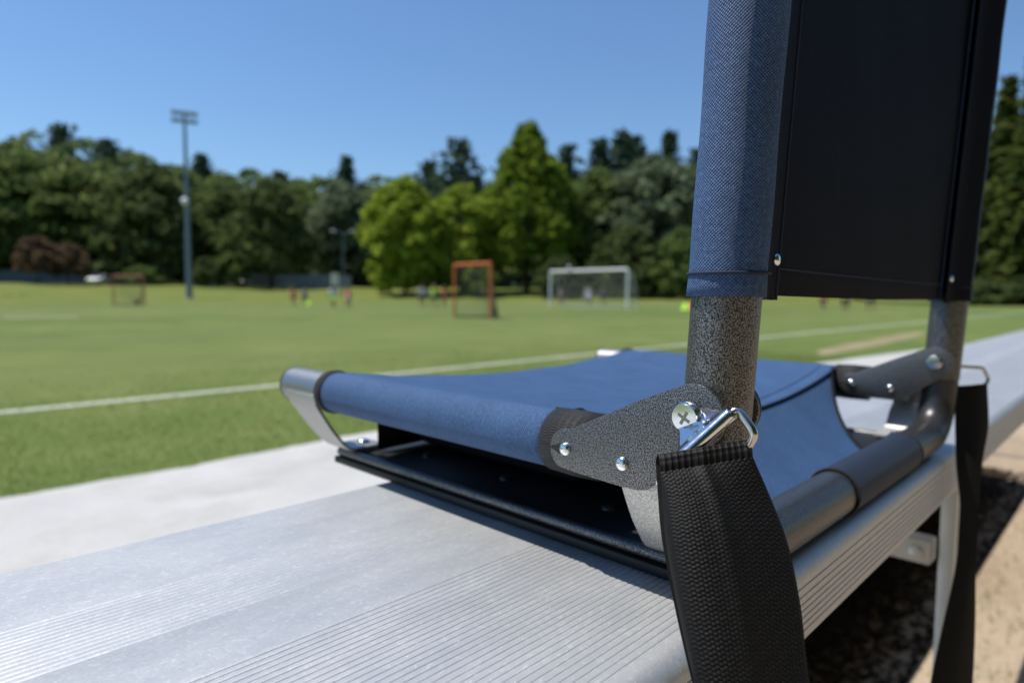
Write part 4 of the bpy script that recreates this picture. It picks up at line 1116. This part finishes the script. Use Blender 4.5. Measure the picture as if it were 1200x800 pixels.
# fences at the foot of the wood
def fence(label, a, c, m, h, nb, group):
    A_, C_ = Vector((*a, 0)), Vector((*c, 0)); mid = A_.lerp(C_, .5); t = thing('board_fence', label, 'fence', (mid.x, mid.y, float(terrain_z(mid.x, mid.y))), 0, group)
    n = max(2, int((C_-A_).length/2.6)); d = (C_-A_).normalized(); nrm = Vector((-d.y, d.x, 0))
    for i in range(n+1):
        p = A_.lerp(C_, i/n); z = float(terrain_z(p.x, p.y))
        b = MB(); b.tube([(p.x, p.y, z-.1), (p.x, p.y, z+h+.08)], .06, 6); b.build('post', m, t, 40)
        if i < n:
            q = A_.lerp(C_, (i+1)/n); z2 = float(terrain_z(q.x, q.y))
            for k in range(nb):
                z0 = .08+(h-.08)*k/nb; z1 = .08+(h-.08)*(k+1)/nb-.03; e = d*.07
                p_, q_ = p+e, q-e
                V_ = [tuple(w_+nrm*s_+Vector((0, 0, zz+zb))) for s_ in (-.015, .015) for w_, zz in ((p_, z), (q_, z2)) for zb in (z0, z1)]
                b = MB(); b.add(V_, [(0, 2, 3, 1), (4, 5, 7, 6), (0, 1, 5, 4), (2, 6, 7, 3), (1, 3, 7, 5), (0, 4, 6, 2)]); b.build('board', m, t, 30)
FG = mat('weathered_grey_boards', (.22, .225, .23), .8)[0]; FB = mat('blue_grey_boards', (.09, .12, .16), .8)[0]
fence('grey board fence behind the children, left of the bright maple', (38.2, 101.5), (51.5, 84.2), FG, 2.0, 4, 'board fences')
fence('blue-grey board fence under the trees at the far left', (9.0, 117.5), (24.5, 113.0), FB, 1.7, 4, 'board fences')
# notice board
t = thing('notice_board', 'white notice board on posts behind the white and lime player', 'sign', (46.0, 79.1, float(terrain_z(46, 79.1))))
z = float(terrain_z(46, 79.1))
b = MB(); b.box((45.45, 79.05, z+1.0), (46.55, 79.15, z+2.7)); b.build('panel', WHITE, t, 35)
for x in (45.6, 46.4):
    b = MB(); b.tube([(x, 79.2, z-.1), (x, 79.2, z+2.6)], .05, 8); b.build('post', POLE, t, 40)
# parked cars
def car(label, x, y, rz, m):
    global ORG
    z = float(terrain_z(x, y)); t = thing('parked_car', label, 'car', (x, y, z), math.radians(rz), 'parked cars'); ORG = Vector((0, 0, 0))
    prof = [(-2.1, .35), (-2.15, .75), (-2.0, .95), (-1.7, 1.02), (-1.3, 1.42), (.3, 1.46), (1.0, 1.0), (1.9, .88), (2.12, .70), (2.12, .35)]
    n = len(prof); b = MB(); ins = [(.86 if zz < 1.1 else .70) for _, zz in prof]
    b.add([(x_, -w_, z_) for (x_, z_), w_ in zip(prof, ins)] + [(x_, w_, z_) for (x_, z_), w_ in zip(prof, ins)], [tuple(range(n)), tuple(range(2*n-1, n-1, -1))] + [(i, (i+1) % n, n+(i+1) % n, n+i) for i in range(n)])
    o = b.build('body', m, t, 35); bevel(o, .06, 3, 20)
    G = mat('car_glass', (.02, .025, .03), .08)[0]
    b = MB(); b.add([(.36, -.66, 1.44), (.36, .66, 1.44), (.98, .78, 1.05), (.98, -.78, 1.05)], [(0, 1, 2, 3)]); b.build('windscreen', G, t, None)
    b = MB(); b.add([(-1.34, -.66, 1.40), (-1.34, .66, 1.40), (-1.70, .76, 1.06), (-1.70, -.76, 1.06)], [(0, 1, 2, 3)]); b.build('rear_window', G, t, None)
    for s in (-1, 1):
        b = MB(); b.add([(-1.2, s*.745, 1.36), (.25, s*.745, 1.40), (.80, s*.865, 1.06), (-1.45, s*.865, 1.04)], [(0, 1, 2, 3)]); b.build('side_window', G, t, None)
        for xx in (-1.3, 1.3):
            b = MB(); b.lathe([(.20, -.10), (.31, -.10), (.33, -.06), (.33, .06), (.31, .10), (.20, .10)], (xx, s*.80, .33), (0, 1, 0), 20); b.build('wheel', DARKPLASTIC, t, 40)
        b = MB(); b.box((2.09, s*.62-.16, .62), (2.16, s*.62+.16, .76)); b.build('headlight', ZINC, t, 40)
car('white parked car under the trees left of the bare-trunked pine', 41.9, 97.5, 205, WHITE)
car('white parked car beside the lacrosse goal at the far left', 24.5, 106.6, 235, WHITE)
# a stone on the walkway
